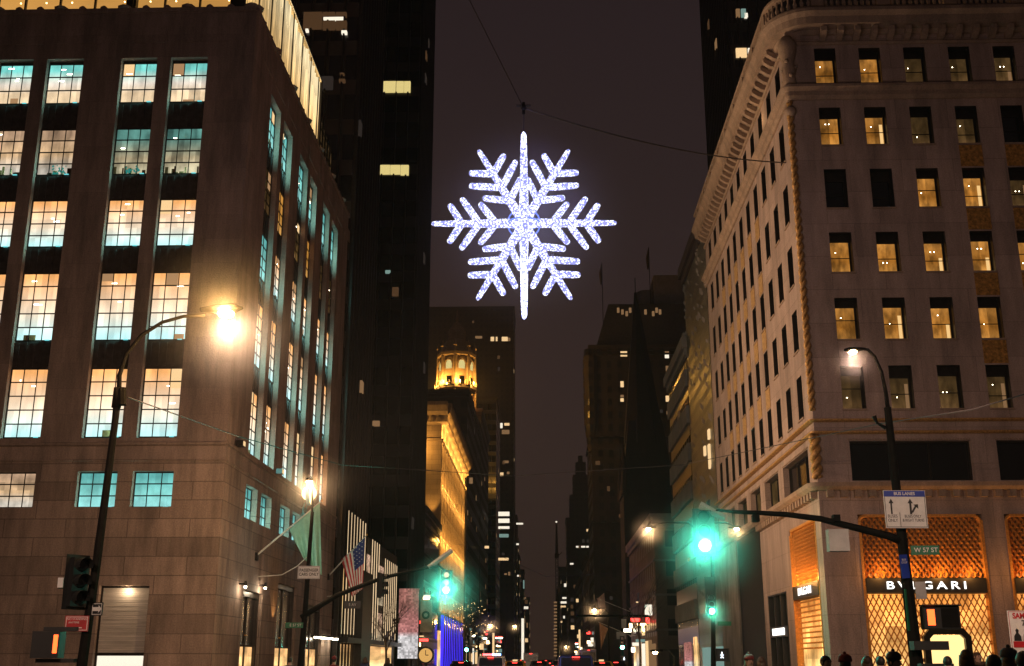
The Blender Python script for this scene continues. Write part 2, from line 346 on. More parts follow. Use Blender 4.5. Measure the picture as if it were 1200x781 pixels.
    def build(s, name, m, parent=None, smooth=False, bevel=0):
        me = bpy.data.meshes.new(name); me.from_pydata(s.v, [], s.f); me.update()
        ms = m if isinstance(m, (list, tuple)) else [m]
        for x in ms: me.materials.append(MT[x])
        if len(ms) > 1:
            for p, i in zip(me.polygons, s.mi): p.material_index = i
        import bmesh
        bm = bmesh.new(); bm.from_mesh(me); bmesh.ops.recalc_face_normals(bm, faces=bm.faces); bm.to_mesh(me); bm.free()
        if smooth: me.shade_smooth()
        o = bpy.data.objects.new(name, me); col.objects.link(o)
        if parent is not None:
            o.parent = parent; o.matrix_parent_inverse = Matrix.Translation(-Vector(parent.location)) if parent.type == 'EMPTY' and parent.rotation_euler.z == 0 else Matrix()
        if bevel:
            md = o.modifiers.new('bevel', 'BEVEL'); md.width = bevel; md.segments = 2; md.limit_method = 'ANGLE'
        return o
def tag(o, label=None, cat=None, group=None, kind=None):
    if label: o['label'] = label
    if cat: o['category'] = cat
    if group: o['group'] = group
    if kind: o['kind'] = kind
    return o
def thing(name, label, cat, loc=(0, 0, 0), group=None):
    o = bpy.data.objects.new(name, None); col.objects.link(o); o.location = loc; o.empty_display_size = .3
    return tag(o, label, cat, group)
def clone(o, parent=None, delta=None):
    c = o.copy(); col.objects.link(c)
    if parent is not None: c.parent = parent
    for ch in list(o.children): clone(ch, c)
    return c
def move(root, loc, rz=0):
    root.location = loc; root.rotation_euler = (0, 0, rz); return root
def text_mesh(name, s, size, m, parent, loc, rot=(PI / 2, 0, 0), extrude=.01, align='CENTER', xs=1.0, bold=0.0, sp=1.0):
    c = bpy.data.curves.new('txt', 'FONT'); c.body = s; c.size = size; c.extrude = extrude; c.align_x = align; c.align_y = 'CENTER'; c.offset = bold
    c.space_line = .9; c.space_character = sp
    t = bpy.data.objects.new('txt', c); col.objects.link(t)
    dg = bpy.context.evaluated_depsgraph_get(); me = bpy.data.meshes.new_from_object(t.evaluated_get(dg)); bpy.data.objects.remove(t)
    M = Matrix.Translation(loc) @ Matrix.Rotation(rot[2], 4, 'Z') @ Matrix.Rotation(rot[1], 4, 'Y') @ Matrix.Rotation(rot[0], 4, 'X') @ Matrix.Diagonal((xs, 1, 1, 1))
    me.transform(M); me.materials.clear(); me.materials.append(MT[m])
    o = bpy.data.objects.new(name, me); col.objects.link(o); me.name = name
    o.parent = parent; o.matrix_parent_inverse = Matrix.Translation(-Vector(parent.location)) if parent.type == 'EMPTY' else Matrix()
    return o
def lamp(loc, power, c=(1, .62, .3), r=.12, parent=None, spot=None):
    d = bpy.data.lights.new('lamp_light', 'SPOT' if spot else 'POINT'); d.energy = power; d.color = c; d.shadow_soft_size = r
    o = bpy.data.objects.new('lamp_light', d); col.objects.link(o); o.location = loc
    if spot:
        d.spot_size = R(spot[0]); d.spot_blend = spot[1]
        o.rotation_euler = Vector(spot[2]).to_track_quat('-Z', 'Y').to_euler()
    if parent is not None: o.parent = parent; o.matrix_parent_inverse = Matrix.Translation(-Vector(parent.location))
    return o

XL, XR, YC = -16.4, 14.0, 58.0          # facade lines of the avenue and of the cross street
CURB_L, CURB_R = -10.6, 8.3

# ------------------------------------------------------------------ ground
def struct(mb, name, m): return tag(mb.build(name, m), kind='structure')
struct(MB().box(-1500, 1500, -300, 2600, -.3, 0), 'ground', 'asphalt')
struct(MB().box(CURB_L, CURB_R, -290, 2590, .002, .004), 'road', 'asphalt')
for x0, x1, ys in ((XL - 60, CURB_L, ((-200, 28), (54, 119), (137, 900))), (CURB_R, XR + 60, ((-200, 24), (54, 119), (137, 900)))):
    for a, b in ys:
        mb = MB(); mb.box(x0 + (.3 if x1 > 9 else 0), x1 - (.3 if x1 < 0 else 0), a + .3, b - .3, 0, .15)
        struct(mb, 'pavement', 'paving')
        k = MB(); xk0, xk1 = (x1 - .3, x1) if x1 < 0 else (x0, x0 + .3)
        k.box(xk0, xk1, a, b, 0, .147); k.box(min(x0, x1) + .31, max(x0, x1) - .31, a, a + .298, 0, .147); k.box(min(x0, x1) + .31, max(x0, x1) - .31, b - .298, b, 0, .147)
        struct(k, 'kerb', 'kerb_stone')
mk = MB()
for y in (20, 49.5):
    for i in range(15): mk.box(CURB_L + .6 + i * 1.25, CURB_L + 1.2 + i * 1.25, y, y + 3, .006, .009)
for x in (-5.9, -1.2, 3.6):
    for i in range(40): mk.box(x, x + .12, 60 + i * 12, 63 + i * 12, .006, .009)
struct(mk, 'road_markings', 'road_paint')

# ================================================================== LEFT CORNER STORE
T = thing('department_store', 'stone corner store on the left with cyan edged windows and a glowing glass rooftop', 'building', (XL, YC, 0))
FF = Face((XL, YC, 0), (-1, 0, 0), (0, -1, 0))           # front, u runs away from the avenue
FS = Face((XL, YC, 0), (0, 1, 0), (1, 0, 0))             # avenue side, u runs along the street
fcols = [(2.65, 4.78), (5.58, 7.66)]
fcols = fcols + [(a + 7.2, b + 7.2) for a, b in fcols] + [(a + 14.4, b + 14.4) for a, b in fcols[:1]]
scols = [(4.45, 7.1), (8.0, 10.6), (13.0, 15.75), (16.55, 19.1), (21.5, 24.2), (25.2, 27.9)]
ZB, ZT = 12.75, 34.95
rows = [(32.25, 34.8, 3, 'pane_top'), (27.8, 30.65, 4, 'pane_shop'), (23.5, 26.3, 4, 'pane_cream'), (18.12, 22.0, 5, 'pane_cream'), (12.82, 16.6, 5, 'pane_cream')]
mez = (9.15, 11.0)
DEP = .42
wl = MB()
fo = [(a, b, ZB, ZT) for a, b in fcols] + [(a, b, *mez) for a, b in fcols] + [(3.4, 5.95, 1.0, 5.2)]
so = [(a, b, ZB, ZT) for a, b in scols] + [(a, b, *mez) for a, b in scols[:4]] + [(5.3, 9.7, 0, 5.3), (13.6, 19.2, 0, 6.2), (23.0, 28.5, 0, 5.3)]
wl.fwall(FF, 0, 45, 11.56, 38.0, [o for o in fo if o[2] > 11.6], DEP); wl.fwall(FS, 0, 32.4, 11.56, 38.0, [o for o in so if o[2] > 11.6], DEP)
wl.build('wall', 'granite_smooth', T)
wl = MB()
wl.fwall(FF, 0, 45, 0, 11.5, [o for o in fo if o[2] < 11.6], DEP); wl.fwall(FS, 0, 32.4, 0, 11.5, [o for o in so if o[2] < 11.6], DEP)
wl.build('wall', 'granite', T)
bd = MB(); bd.box(XL - 45, XL - 1.2, YC + 32.2, YC + 32.4, 0, 38); bd.box(XL - 45, XL - .01, YC + .01, YC + 32.3, 37.3, 37.6)
bd.box(XL - 44.9, XL - DEP - .02, YC + DEP + .02, YC + DEP + .1, 0, 37); bd.box(XL - DEP - .1, XL - DEP - .02, YC + DEP + .1, YC + 32, 0, 37)
bd.build('roof', 'roof_tar', T)
# belt courses and the toothed parapet
bc = MB()
for F_, L in ((FF, 45), (FS, 32.4)):
    for z0, z1, d in ((12.30, 12.52, .10), (11.5, 11.62, .07)):
        bc.fprof(F_, 0 if F_ is FF else -.0, L, [(0.002, z0), (d, z0 + .03), (d, z1 - .03), (0.002, z1)])
bc.build('belt_course', 'granite', T)
pp = MB()
for F_, L in ((FF, 45), (FS, 32.4)):
    pp.fbox(F_, .02, L, -.5, .12, 37.9, 38.15)
    u = .3; k = 0
    while u < L:
        s_ = .42 if k % 3 else .8
        pp.lathe([(s_ * .5, 0), (s_ * .55, .12), (s_ * .42, .2), (s_ * .2, .28)], F_.p(u, -.1, 38.14), 8)
        u += 1.25 if F_ is FF else 1.6; k += 1
pp.build('parapet', 'granite_smooth', T)
for F_, L in ((FF, 45), (FS, 32.4)):
    for i in range(int(L / 3.6)): MB().fbox(F_, 1.5 + i * 3.6, 4.3 + i * 3.6, .002, .05, 35.9, 36.9).build('frieze_panel', 'granite_smooth', T)

def store_window(F_, u0, u1, z0, z1, nv, pm, led='led_cyan', side=False):
    fr = MB(); d = -DEP + .03
    fr.fbox(F_, u0, u1, d, d + .07, z1 - .06, z1); fr.fbox(F_, u0, u1, d, d + .07, z0, z0 + .06)
    fr.fbox(F_, u0, u0 + .06, d, d + .07, z0 + .06, z1 - .06); fr.fbox(F_, u1 - .06, u1, d, d + .07, z0 + .06, z1 - .06)
    for i in (1, 2):
        x = u0 + (u1 - u0) * i / 3; fr.fbox(F_, x - .022, x + .022, d + .01, d + .05, z0 + .06, z1 - .06)
    for j in range(1, nv):
        z = z0 + (z1 - z0) * j / nv; fr.fbox(F_, u0 + .06, u1 - .06, d + .012, d + .06, z - .03, z + .03)
    w_ = fr.build('window', 'bronze_frame', T)
    MB().quad(F_.p(u0 + .05, d + .005, z0 + .05), F_.p(u1 - .05, d + .005, z0 + .05), F_.p(u1 - .05, d + .005, z1 - .05), F_.p(u0 + .05, d + .005, z1 - .05)).build('pane', pm, w_)
    if led:
        l = MB()
        # slim light on the sill that washes the reveal upwards
        ue = u0 + .35
        l.fbox(F_, ue - .12, ue + .12, d + .12, d + .2, z0 + .005, z0 + .04)
        l.build('light_strip', led, w_)
        lamp(F_.p(u0 + .35, d + .3, z0 + .15), 300 if F_ is FS else 110, (.30, .92, .86) if led == 'led_cyan' else (1, .45, .12), .06, T, (110, .9, tuple(F_.u * 1.0 + F_.n * -.05 + Vector((0, 0, .35)))))
    return w_
rw_ = random.Random(21)
def furnish(w_, F_, u0, u1, z0, z1, ri):
    d = -DEP + .04; h = z1 - z0; wd = u1 - u0
    if ri != 1 and rw_.random() < .6:         # roller blind part way down
        k = rw_.uniform(.12, .4); a = rw_.choice((0, 1 / 3, 2 / 3)); MB().fbox(F_, u0 + .07 + a * wd * .97, u0 + .07 + (a + 1 / 3) * wd * .94, d - .005, d + .002, z1 - h * k, z1 - .06).build('blind', rw_.choice(['win_warm', 'blind_glow']), w_)
    if rw_.random() < .75:
        q = MB()
        for _ in range(rw_.randint(1, 3)):
            x = u0 + rw_.uniform(.2, wd - .5); z = z0 + h * rw_.uniform(.45, .92); q.fbox(F_, x, x + rw_.uniform(.08, .35), d, d + .006, z, z + .05)
        q.build('ceiling_light', 'lamp_white', w_)
    if ri == 1:
        if rw_.random() < .5:
            q = MB(); cx_ = u0 + rw_.uniform(.5, wd - .5)
            for k in range(26): q.ball(F_.p(cx_ + rw_.uniform(-.4, .4), d + .01, z0 + .08 + abs(rw_.gauss(0, .28))), rw_.uniform(.04, .09), 5, (1, .3, 1) if F_ is FF else (.3, 1, 1))
            q.build('foliage', 'leaf_glow', w_)
        q = MB(); 
        for k in range(7): x = u0 + rw_.uniform(.1, wd - .2); q.fbox(F_, x, x + rw_.uniform(.04, .3), d, d + .006, z0 + .06, z0 + rw_.uniform(.15, .6))
        q.build('display_goods', 'display_brown', w_)
    elif rw_.random() < .45:
        q = MB(); x = u0 + rw_.uniform(.1, wd - .8); q.fbox(F_, x, x + rw_.uniform(.3, .7), d, d + .006, z0 + .06, z0 + rw_.uniform(.2, .5)); q.build('furniture', rw_.choice(['display_brown', 'blind_glow']), w_)
def spandrels(F_, cols):
    for a, b in cols:
        for (z1, z0) in [(rows[i][0], rows[i + 1][1]) for i in range(4)]:
            sp = MB(); sp.fbox(F_, a + .003, b - .003, -DEP + .0, -DEP + .08, z0 + .003, z1 - .003)
            n = 5
            for k in range(n): 
                x = a + (b - a) * (k + .5) / n; sp.fbox(F_, x - .06, x + .06, -DEP + .08, -DEP + .13, z0 + .1, z1 - .1)
            sp.build('spandrel', 'dark_spandrel', T)
spandrels(FF, fcols); spandrels(FS, scols)
for ci, (a, b) in enumerate(fcols):
    for ri, (z0, z1, nv, pm) in enumerate(rows):
        p_ = pm
        if ri == 1 and ci >= 2: p_ = 'pane_warm'
        furnish(store_window(FF, a, b, z0, z1, nv, p_), FF, a, b, z0, z1, ri)
    store_window(FF, a, b, *mez, 3, 'pane_cyan' if ci < 2 else 'pane_warm', 'led_cyan' if ci < 2 else None)
for ci, (a, b) in enumerate(scols):
    for ri, (z0, z1, nv, pm) in enumerate(rows):
        led = 'led_cyan'; p_ = 'pane_cyan' if ri == 0 else 'pane_cream'
        if ri == 1: p_ = {0: 'roof_amber', 1: 'roof_dim', 2: 'roof_amber', 3: 'roof_amber', 4: 'pane_dim', 5: 'pane_dim'}[ci]; led = None
        if ri == 1: p_ = ['pane_dim', 'roof_amber', 'roof_dim', 'roof_amber', 'pane_dim', 'pane_dim'][ci]; led = None
        if ri == 4 and ci >= 4: led = 'led_amber'
        if ri == 0 or (ri == 2 and ci == 0): p_ = 'pane_cyan'
        furnish(store_window(FS, a, b, z0, z1, nv, p_, led), FS, a, b, z0, z1, 0)
    if ci < 4: store_window(FS, a, b, *mez, 3, 'pane_cyan')
# street level: shuttered display window, side doors with little lamps
sh = MB()
for i in range(30): sh.fbox(FF, 3.45, 5.9, -.4, -.36 + .012 * (i % 2), 1.95 + i * .1067, 1.95 + (i + 1) * .1067 - .004)
shw = sh.build('shutter', 'steel_shutter', T)
fr = MB(); fr.fbox(FF, 3.4, 3.5, -.4, -.3, 1, 5.2); fr.fbox(FF, 5.85, 5.95, -.4, -.3, 1, 5.2); fr.fbox(FF, 3.5, 5.85, -.4, -.3, 5.1, 5.2); fr.fbox(FF, 3.5, 5.85, -.4, -.28, 1.82, 1.93)
sw = fr.build('shop_window', 'bronze_frame', T)
MB().fbox(FF, 3.5, 5.85, -.41, -.39, 1.0, 1.8).build('pane', 'win_white', sw)
for (a, b, zt) in ((5.3, 9.7, 5.3), (13.6, 19.2, 6.2), (23.0, 28.5, 5.3)):
    d_ = MB(); d_.fbox(FS, a, a + .25, -.4, -.2, 0, zt); d_.fbox(FS, b - .25, b, -.4, -.2, 0, zt); d_.fbox(FS, a + .25, b - .25, -.4, -.2, zt - .3, zt); d_.fbox(FS, (a + b) / 2 - .08, (a + b) / 2 + .08, -.4, -.3, 0, zt - .3)
    dd = d_.build('door', 'bronze_frame', T)
    MB().fbox(FS, a + .25, b - .25, -.41, -.38, 2.4, zt - .3).build('pane', 'black_glass', dd)
    MB().fbox(FS, a + .25, b - .25, -.41, -.38, .2, 2.3).build('pane', 'shop_glow', dd)
    MB().tube([FS.p(a + .6, .05, 2.9), FS.p(a + .6, .18, 2.9)], .03).build('handle', 'gold_leaf', dd)
for u, z, pw in ((8.8, 5.75, 60), (4.3, 5.55, 30)):
    b_ = MB(); b_.tube([FS.p(u, 0, z), FS.p(u, .35, z)], .05); b_.tube([FS.p(u, .35, z + .15), FS.p(u, .35, z - .12)], [.06, .1])
    fx = b_.build('wall_lamp', 'black_metal', T); MB().ball(FS.p(u, .35, z - .16), .08).build('bulb', 'spot_white', fx)
    lamp(FS.p(u, .4, z - .35), pw, (1, .8, .55), .08, T)
lamp(FF.p(4.6, -.02, 4.95), 26, (1, .72, .45), .1, T)
lamp(FS.p(12.6, .6, 3.6), 110, (1, .5, .15), .1, T, (70, .6, (-.35, 0, 1)))
for u in (24.5, 26.6, 29.2, 31.5):
    b_ = MB(); b_.fbox(FS, u - .6, u + .6, .3, .7, 3.15, 3.3); b_.fbox(FS, u - .05, u + .05, 0, .3, 3.15, 3.25)
    fx = b_.build('canopy_light', 'black_metal', T); MB().fbox(FS, u - .5, u + .5, .35, .65, 3.05, 3.148).build('bulb', 'spot_white', fx)

# glass rooftop
gl = MB(); gy = YC + 1.6; gx = XL - 1.5
mull = MB()
x = gx - .35; k = 0
xs = [gx - .3 - 2.12 * i for i in range(0, 16)]
for i, xx in enumerate(xs):
    wd = .38 if i % 4 == 3 else .1
    mull.box(xx - wd / 2, xx + wd / 2, gy - .05, gy + .12, 37.6, 47.2)
    if i % 4 == 3: mull.box(xx - .3, xx + .3, gy + .14, gy + .5, 37.6, 47.2)
mull.box(xs[-1], gx, gy - .06, gy + .14, 47.2, 47.5)
mu_ = mull.build('rooftop_frame', 'bronze_frame', T)
MB().quad((xs[-1], gy + .6, 37.6), (gx - .3, gy + .6, 37.6), (gx - .3, gy + .6, 47.2), (xs[-1], gy + .6, 47.2)).build('rooftop_glass', 'roof_amber', T)
br = MB()
for i, xx in enumerate(xs[:-1]):
    for j in range(3):
        zc = 39.9 + .35 * ((i * 7 + j) % 3); br.ball((xx - .5 - j * .55, gy + .4, zc), .05, 8)
br.build('festoon_bulbs', 'spot_warm', T)
# pleated, brightly lit side glass
pl = MB(); Y0, Y1 = gy, YC + 24.3; n = 74; pts = []
for i in range(n + 1):
    y = Y0 + (Y1 - Y0) * i / n; pts.append((gx + (.22 if i % 2 else -.02) + .10 * math.sin(i * .9), y))
for i in range(n):
    (xa, ya), (xb, yb) = pts[i], pts[i + 1]
    pl.quad((xa, ya, 37.6), (xb, yb, 37.6), (xb, yb, 46.3 + .08 * (i % 3)), (xa, ya, 46.3 + .08 * ((i + 2) % 3)))
pl.build('rooftop_glass', 'roof_cream', T)
ed = MB()
for i in range(n): ed.box(gx - .15, gx + .3, Y0 + (Y1 - Y0) * i / n, Y0 + (Y1 - Y0) * (i + .7) / n, 46.42, 46.58)
ed.build('rooftop_edge', 'roof_cream', T)
mm = MB()
for y in [gy + .05 + 3.1 * i for i in range(8)]: mm.box(gx + .24, gx + .32, y - .035, y + .035, 37.6, 46.4)
mm.box(gx - .5, gx + .36, gy - .3, gy + .0, 37.6, 47.5); mm.box(gx - .3, gx + .34, Y1, Y1 + .25, 37.6, 46.6)
mm.build('rooftop_frame', 'bronze_frame', T)
for yy in (YC + 19.2, YC + 20.8):
    MB().ball((gx + .5, yy, 39.4), .16).build('spotlight', 'spot_white', T)
# dimmer gridded glass box at the far end of the roof
g2 = MB(); gY0, gY1 = Y1 + .3, YC + 32.2
g2.quad((gx - .2, gY0, 37.6), (gx - .2, gY1, 37.6), (gx - .2, gY1, 43.9), (gx - .2, gY0, 45.0)).build('rooftop_glass', 'roof_dim', T)
g3 = MB()
for i in range(8): y = gY0 + (gY1 - gY0) * i / 7; g3.box(gx - .2, gx - .08, y - .05, y + .05, 37.6, 44.9 - .9 * i / 7)
for j in range(5): g3.box(gx - .2, gx - .1, gY0, gY1, 38.4 + j * 1.35, 38.48 + j * 1.35)
g3.build('rooftop_frame', 'bronze_frame', T)

# clock held by a bronze figure over the side door
ck = thing('wall_clock', 'round lit clock held by a bronze figure above the store side door', 'clock', FS.p(18.1, .4, 10.0))
c0 = FS.p(18.1, .75, 12.35)
MB().tube([c0 + Vector((-.12, 0, 0)), c0 + Vector((.12, 0, 0))], .82, 24).build('clock_case', 'statue_bronze', ck)
MB().tube([c0 + Vector((.12, 0, 0)), c0 + Vector((.15, 0, 0))], .74, 24).build('clock_dial', 'clock_face', ck)
MB().tube([c0 + Vector((0, -.12, 0)), c0 + Vector((0, -.20, 0))], .5, 24).build('clock_dial', 'clock_face', ck)
hd = MB(); hd.box(c0.x + .15, c0.x + .17, c0.y - .03, c0.y + .03, c0.z, c0.z + .5); hd.box(c0.x + .15, c0.x + .17, c0.y, c0.y + .35, c0.z - .03, c0.z + .03); hd.build('clock_hand', 'black_metal', ck)
fg = MB(); b0 = FS.p(18.1, .45, 9.3)
for s_ in (-1, 1):
    fg.tube([b0 + Vector((0, .1 * s_, 1.0)), b0 + Vector((.05, .14 * s_, .5)), b0 + Vector((0, .16 * s_, 0))], [.13, .10, .06], 8)
    fg.tube([b0 + Vector((0, .22 * s_, 1.65)), b0 + Vector((0, .48 * s_, 2.0)), b0 + Vector((.1, .4 * s_, 2.4))], [.08, .06, .05], 8)
fg.tube([b0 + Vector((0, 0, .95)), b0 + Vector((0, 0, 1.3)), b0 + Vector((0, 0, 1.7)), b0 + Vector((0, 0, 1.85))], [.18, .16, .23, .08], 10)
fg.ball(b0 + Vector((0, 0, 1.98)), .13); fg.box(b0.x - .4, b0.x + .2, b0.y - .3, b0.y + .3, b0.z - .3, b0.z)
fg.build('bronze_figure', 'statue_bronze', ck, True)
lamp(FS.p(18.1, 1.4, 10.2), 22, (.3, .9, 1), .1, T)
lamp(FS.p(26.0, .9, 12.0), 130, (1, .55, .2), .1, T, (90, .7, (-.3, 0, 1)))

for u in (1.6, 11.0, 21.0):  # invented fixtures, added to brighten the limestone facade opposite
    fx = MB(); fx.fbox(FS, u - .25, u + .25, .12, .5, 12.55, 12.85); fx = fx.build('added_floodlight', 'black_metal', T)
    MB().fbox(FS, u - .2, u + .2, .501, .52, 12.58, 12.82).build('lens', 'win_warm', fx)
    lamp(FS.p(u, .7, 12.8), 11500, (1, .64, .38), .15, T, (95, .7, (1, .0, .36)))
# ================================================================== RIGHT CORNER BUILDING
B = thing('limestone_block', 'pale limestone corner block with amber windows over gold screened shops', 'building', (XR, YC, 0))
BF = Face((XR, YC, 0), (1, 0, 0), (0, -1, 0)); BS = Face((XR, YC, 0), (0, 1, 0), (-1, 0, 0))
wz = [(32.75, 34.95), (28.98, 31.25), (25.24, 27.52), (21.55, 23.82), (17.82, 20.1), (14.08, 16.38)]
bfc = [(1.58 + i * 2.505, 2.78 + i * 2.505) for i in range(6)]
bsc = [(1.95 + i * 2.82, 3.18 + i * 2.82) for i in range(11)]
BD = .5
wb = MB()
wb.fwall(BF, 0, 42, 13.0, 36, [(a, b, *z) for a, b in bfc for z in wz], BD)
wb.fwall(BS, 0, 33.4, 13.0, 36, [(a, b, *z) for a, b in bsc for z in wz], BD)
f2 = [(1.75, 7.95, 10.35, 12.4), (9.2, 15.4, 10.35, 12.4)]; s2 = [(1.7, 8.2, 10.35, 12.3), (9.6, 13.9, 10.35, 12.3), (15.4, 19.0, 10.35, 12.3), (20.5, 24, 10.35, 12.3), (25.5, 29, 10.35, 12.3)]
wb.fwall(BF, 0, 42, 9.95, 13.0, f2, BD); wb.fwall(BS, 0, 33.4, 9.95, 13.0, s2, BD)
shops = [(1.85, 8.05, 0, 8.65), (9.15, 15.35, 0, 8.65)]
sshop = [(1.2, 7.6, 0, 8.65), (9.4, 14.9, .4, 5.4)]
wb.fwall(BF, 0, 42, 0, 9.95, shops, .35); wb.fwall(BS, 0, 16.4, 0, 9.95, sshop, .35)
wb.build('wall', 'limestone', B)
bb = MB(); bb.box(XR + .01, XR + 42, YC + .01, YC + 33.3, 35.9, 36.0); bb.box(XR + BD + .02, XR + BD + .1, YC + BD, YC + 33.3, 0, 35.8); bb.box(XR + BD + .1, XR + 42, YC + BD + .02, YC + BD + .1, 0, 35.8)
bb.box(XR, XR + 42, YC + 33.3, YC + 33.4, 9.95, 36)
bb.build('roof', 'roof_tar', B)
mat('shop_dark', (0.012, 0.012, 0.012), .6, 0, .2, 2, spec=.2)
MB().fbox(BS, 16.5, 25.2, -.3, 0, 0, 9.9).build('shop_front', 'shop_dark', B)
MB().fbox(BS, 25.21, 33.4, -.3, .12, 0, 9.94).build('side_wall', 'stained_concrete', B)
# cornice, modillions, balustrade with a rounded corner
def run_corner(name, prof, m, rc=1.5, rz=None):
    """one moulding round the building's rounded corner: along the side, round the arc, along the front"""
    path = []
    for y in (33.4, rc): path.append((Vector((XR, YC + y, 0)), Vector((-1, 0, 0))))
    for k in range(1, 8):
        a = PI / 2 * k / 8; n = Vector((-math.cos(a), -math.sin(a), 0)); path.append((Vector((XR + rc, YC + rc, 0)) + n * rc, n))
    for x in (rc, 42): path.append((Vector((XR + x, YC, 0)), Vector((0, -1, 0))))
    mb = MB(); n = len(prof); vs = []
    for p, d in path:
        for dd, z in prof: vs.append(p + d * dd + Vector((0, 0, z)))
    fs = []
    for i in range(len(path) - 1):
        for j in range(n): fs.append((i * n + j, i * n + (j + 1) % n, (i + 1) * n + (j + 1) % n, (i + 1) * n + j))
    fs += [tuple(range(n)), tuple((len(path) - 1) * n + j for j in range(n))]
    mb.add(vs, fs); return mb
run_corner('c', [(-1.2, 35.75), (.2, 35.75), (.3, 36.0), (.8, 36.1), (.88, 36.5), (1.08, 36.75), (1.08, 36.95), (-1.2, 36.95)], 0).build('cornice', 'limestone_trim', B)
run_corner('c', [(-1.2, 31.7), (.12, 31.7), (.25, 31.9), (.25, 32.15), (.45, 32.35), (.45, 32.5), (-.3, 32.6)], 0, .02).build('belt_course', 'limestone_trim', B)
run_corner('c', [(-.4, 35.15), (.1, 35.15), (.15, 35.3), (-.4, 35.3)], 0, .02).build('belt_course', 'limestone_trim', B)
for z0, z1, dd, mm_ in ((13.38, 13.55, .28, 'gilt_stone'), (12.75, 12.92, .22, 'gilt_stone')):
    run_corner('c', [(-.3, z0), (dd * .6, z0), (dd, z0 + .06), (dd, z1 - .04), (dd * .5, z1), (-.3, z1)], 0, .02).build('gilt_band', mm_, B)
run_corner('c', [(-.3, 9.85), (.35, 9.85), (.55, 10.0), (.6, 10.2), (-.3, 10.24)], 0, .02).build('shop_cornice', 'limestone_trim', B)
for i in range(31): MB().fbox(BF, .35 + i * .7, .71 + i * .7, 0.002, .32, 9.5, 9.848).build('dentil', 'limestone_trim', B)
for i in range(23): MB().fbox(BS, .35 + i * .7, .71 + i * .7, 0.002, .32, 9.5, 9.848).build('dentil', 'limestone_trim', B)
for F_, L in ((BF, 24), (BS, 33)):
    u = 1.9
    while u < L:
        md = MB(); md.fprof(F_, u, u + .34, [(.002, 35.36), (.35, 35.5), (.66, 35.72), (.7, 35.98), (.21, 35.74), (.002, 35.74)]); md.build('modillion', 'limestone_trim', B); u += .95
bl = run_corner('c', [(.55, 36.952), (.8, 36.952), (.8, 37.2), (.55, 37.2)], 0); bl.build('balustrade_base', 'limestone_trim', B)
run_corner('c', [(.5, 38.05), (.85, 38.05), (.88, 38.15), (.85, 38.3), (.5, 38.3)], 0).build('balustrade_rail', 'limestone_trim', B)
ba = MB()
for F_, L, st in ((BF, 41, 1.6), (BS, 33, 1.6)):
    u = st; k = 0
    while u < L:
        if k % 11 in (0, 1): ba.fbox(F_, u - .17, u + .18, .53, .83, 37.2, 38.05)
        else: ba.lathe([(.07, 0), (.11, .2), (.12, .3), (.05, .5), (.07, .85)], F_.p(u, .67, 37.2), 6)
        u += .34; k += 1
for k in range(9):
    a = PI / 2 * (k + .5) / 9; n = Vector((-math.cos(a), -math.sin(a), 0)); p = Vector((XR + 1.5, YC + 1.5, 0)) + n * (1.5 + .67)
    ba.lathe([(.07, 0), (.11, .2), (.12, .3), (.05, .5), (.07, .85)], p + Vector((0, 0, 37.2)), 6)
ba.build('balusters', 'limestone_trim', B)
# twisted rope mouldings at the corner, and the carved corner console
def rope(z0, z1, rad, name='rope_moulding'):
    mb = MB()
    for s_ in range(2):
        pts = []; n = int((z1 - z0) / .12)
        for i in range(n + 1):
            a = i * .75 + s_ * PI; pts.append((XR - .02 + rad * .6 * math.cos(a), YC - .02 + rad * .6 * math.sin(a), z0 + (z1 - z0) * i / n))
        mb.tube(pts, rad * .62, 6)
    mb.build(name, 'gilt_stone', B, True)
rope(14.0, 31.6, .17); rope(10.5, 12.7, .26)
cc = MB(); p0 = (XR + .1, YC + .1)
cc.lathe([(.2, 32.6), (.4, 32.8), (.34, 33.2), (.44, 33.6), (.32, 34.0), (.44, 34.5), (.52, 34.9), (.55, 35.2), (.3, 35.7)], (p0[0], p0[1], 0), 14)
for i in range(14):
    a = i * 2.4; cc.ball((p0[0] + .36 * math.cos(a), p0[1] + .36 * math.sin(a), 32.8 + i * .18), .13, 8)
cc.ball((p0[0] - .1, p0[1] - .1, 31.0), .35, 10); cc.build('corner_console', 'limestone_trim', B, True)
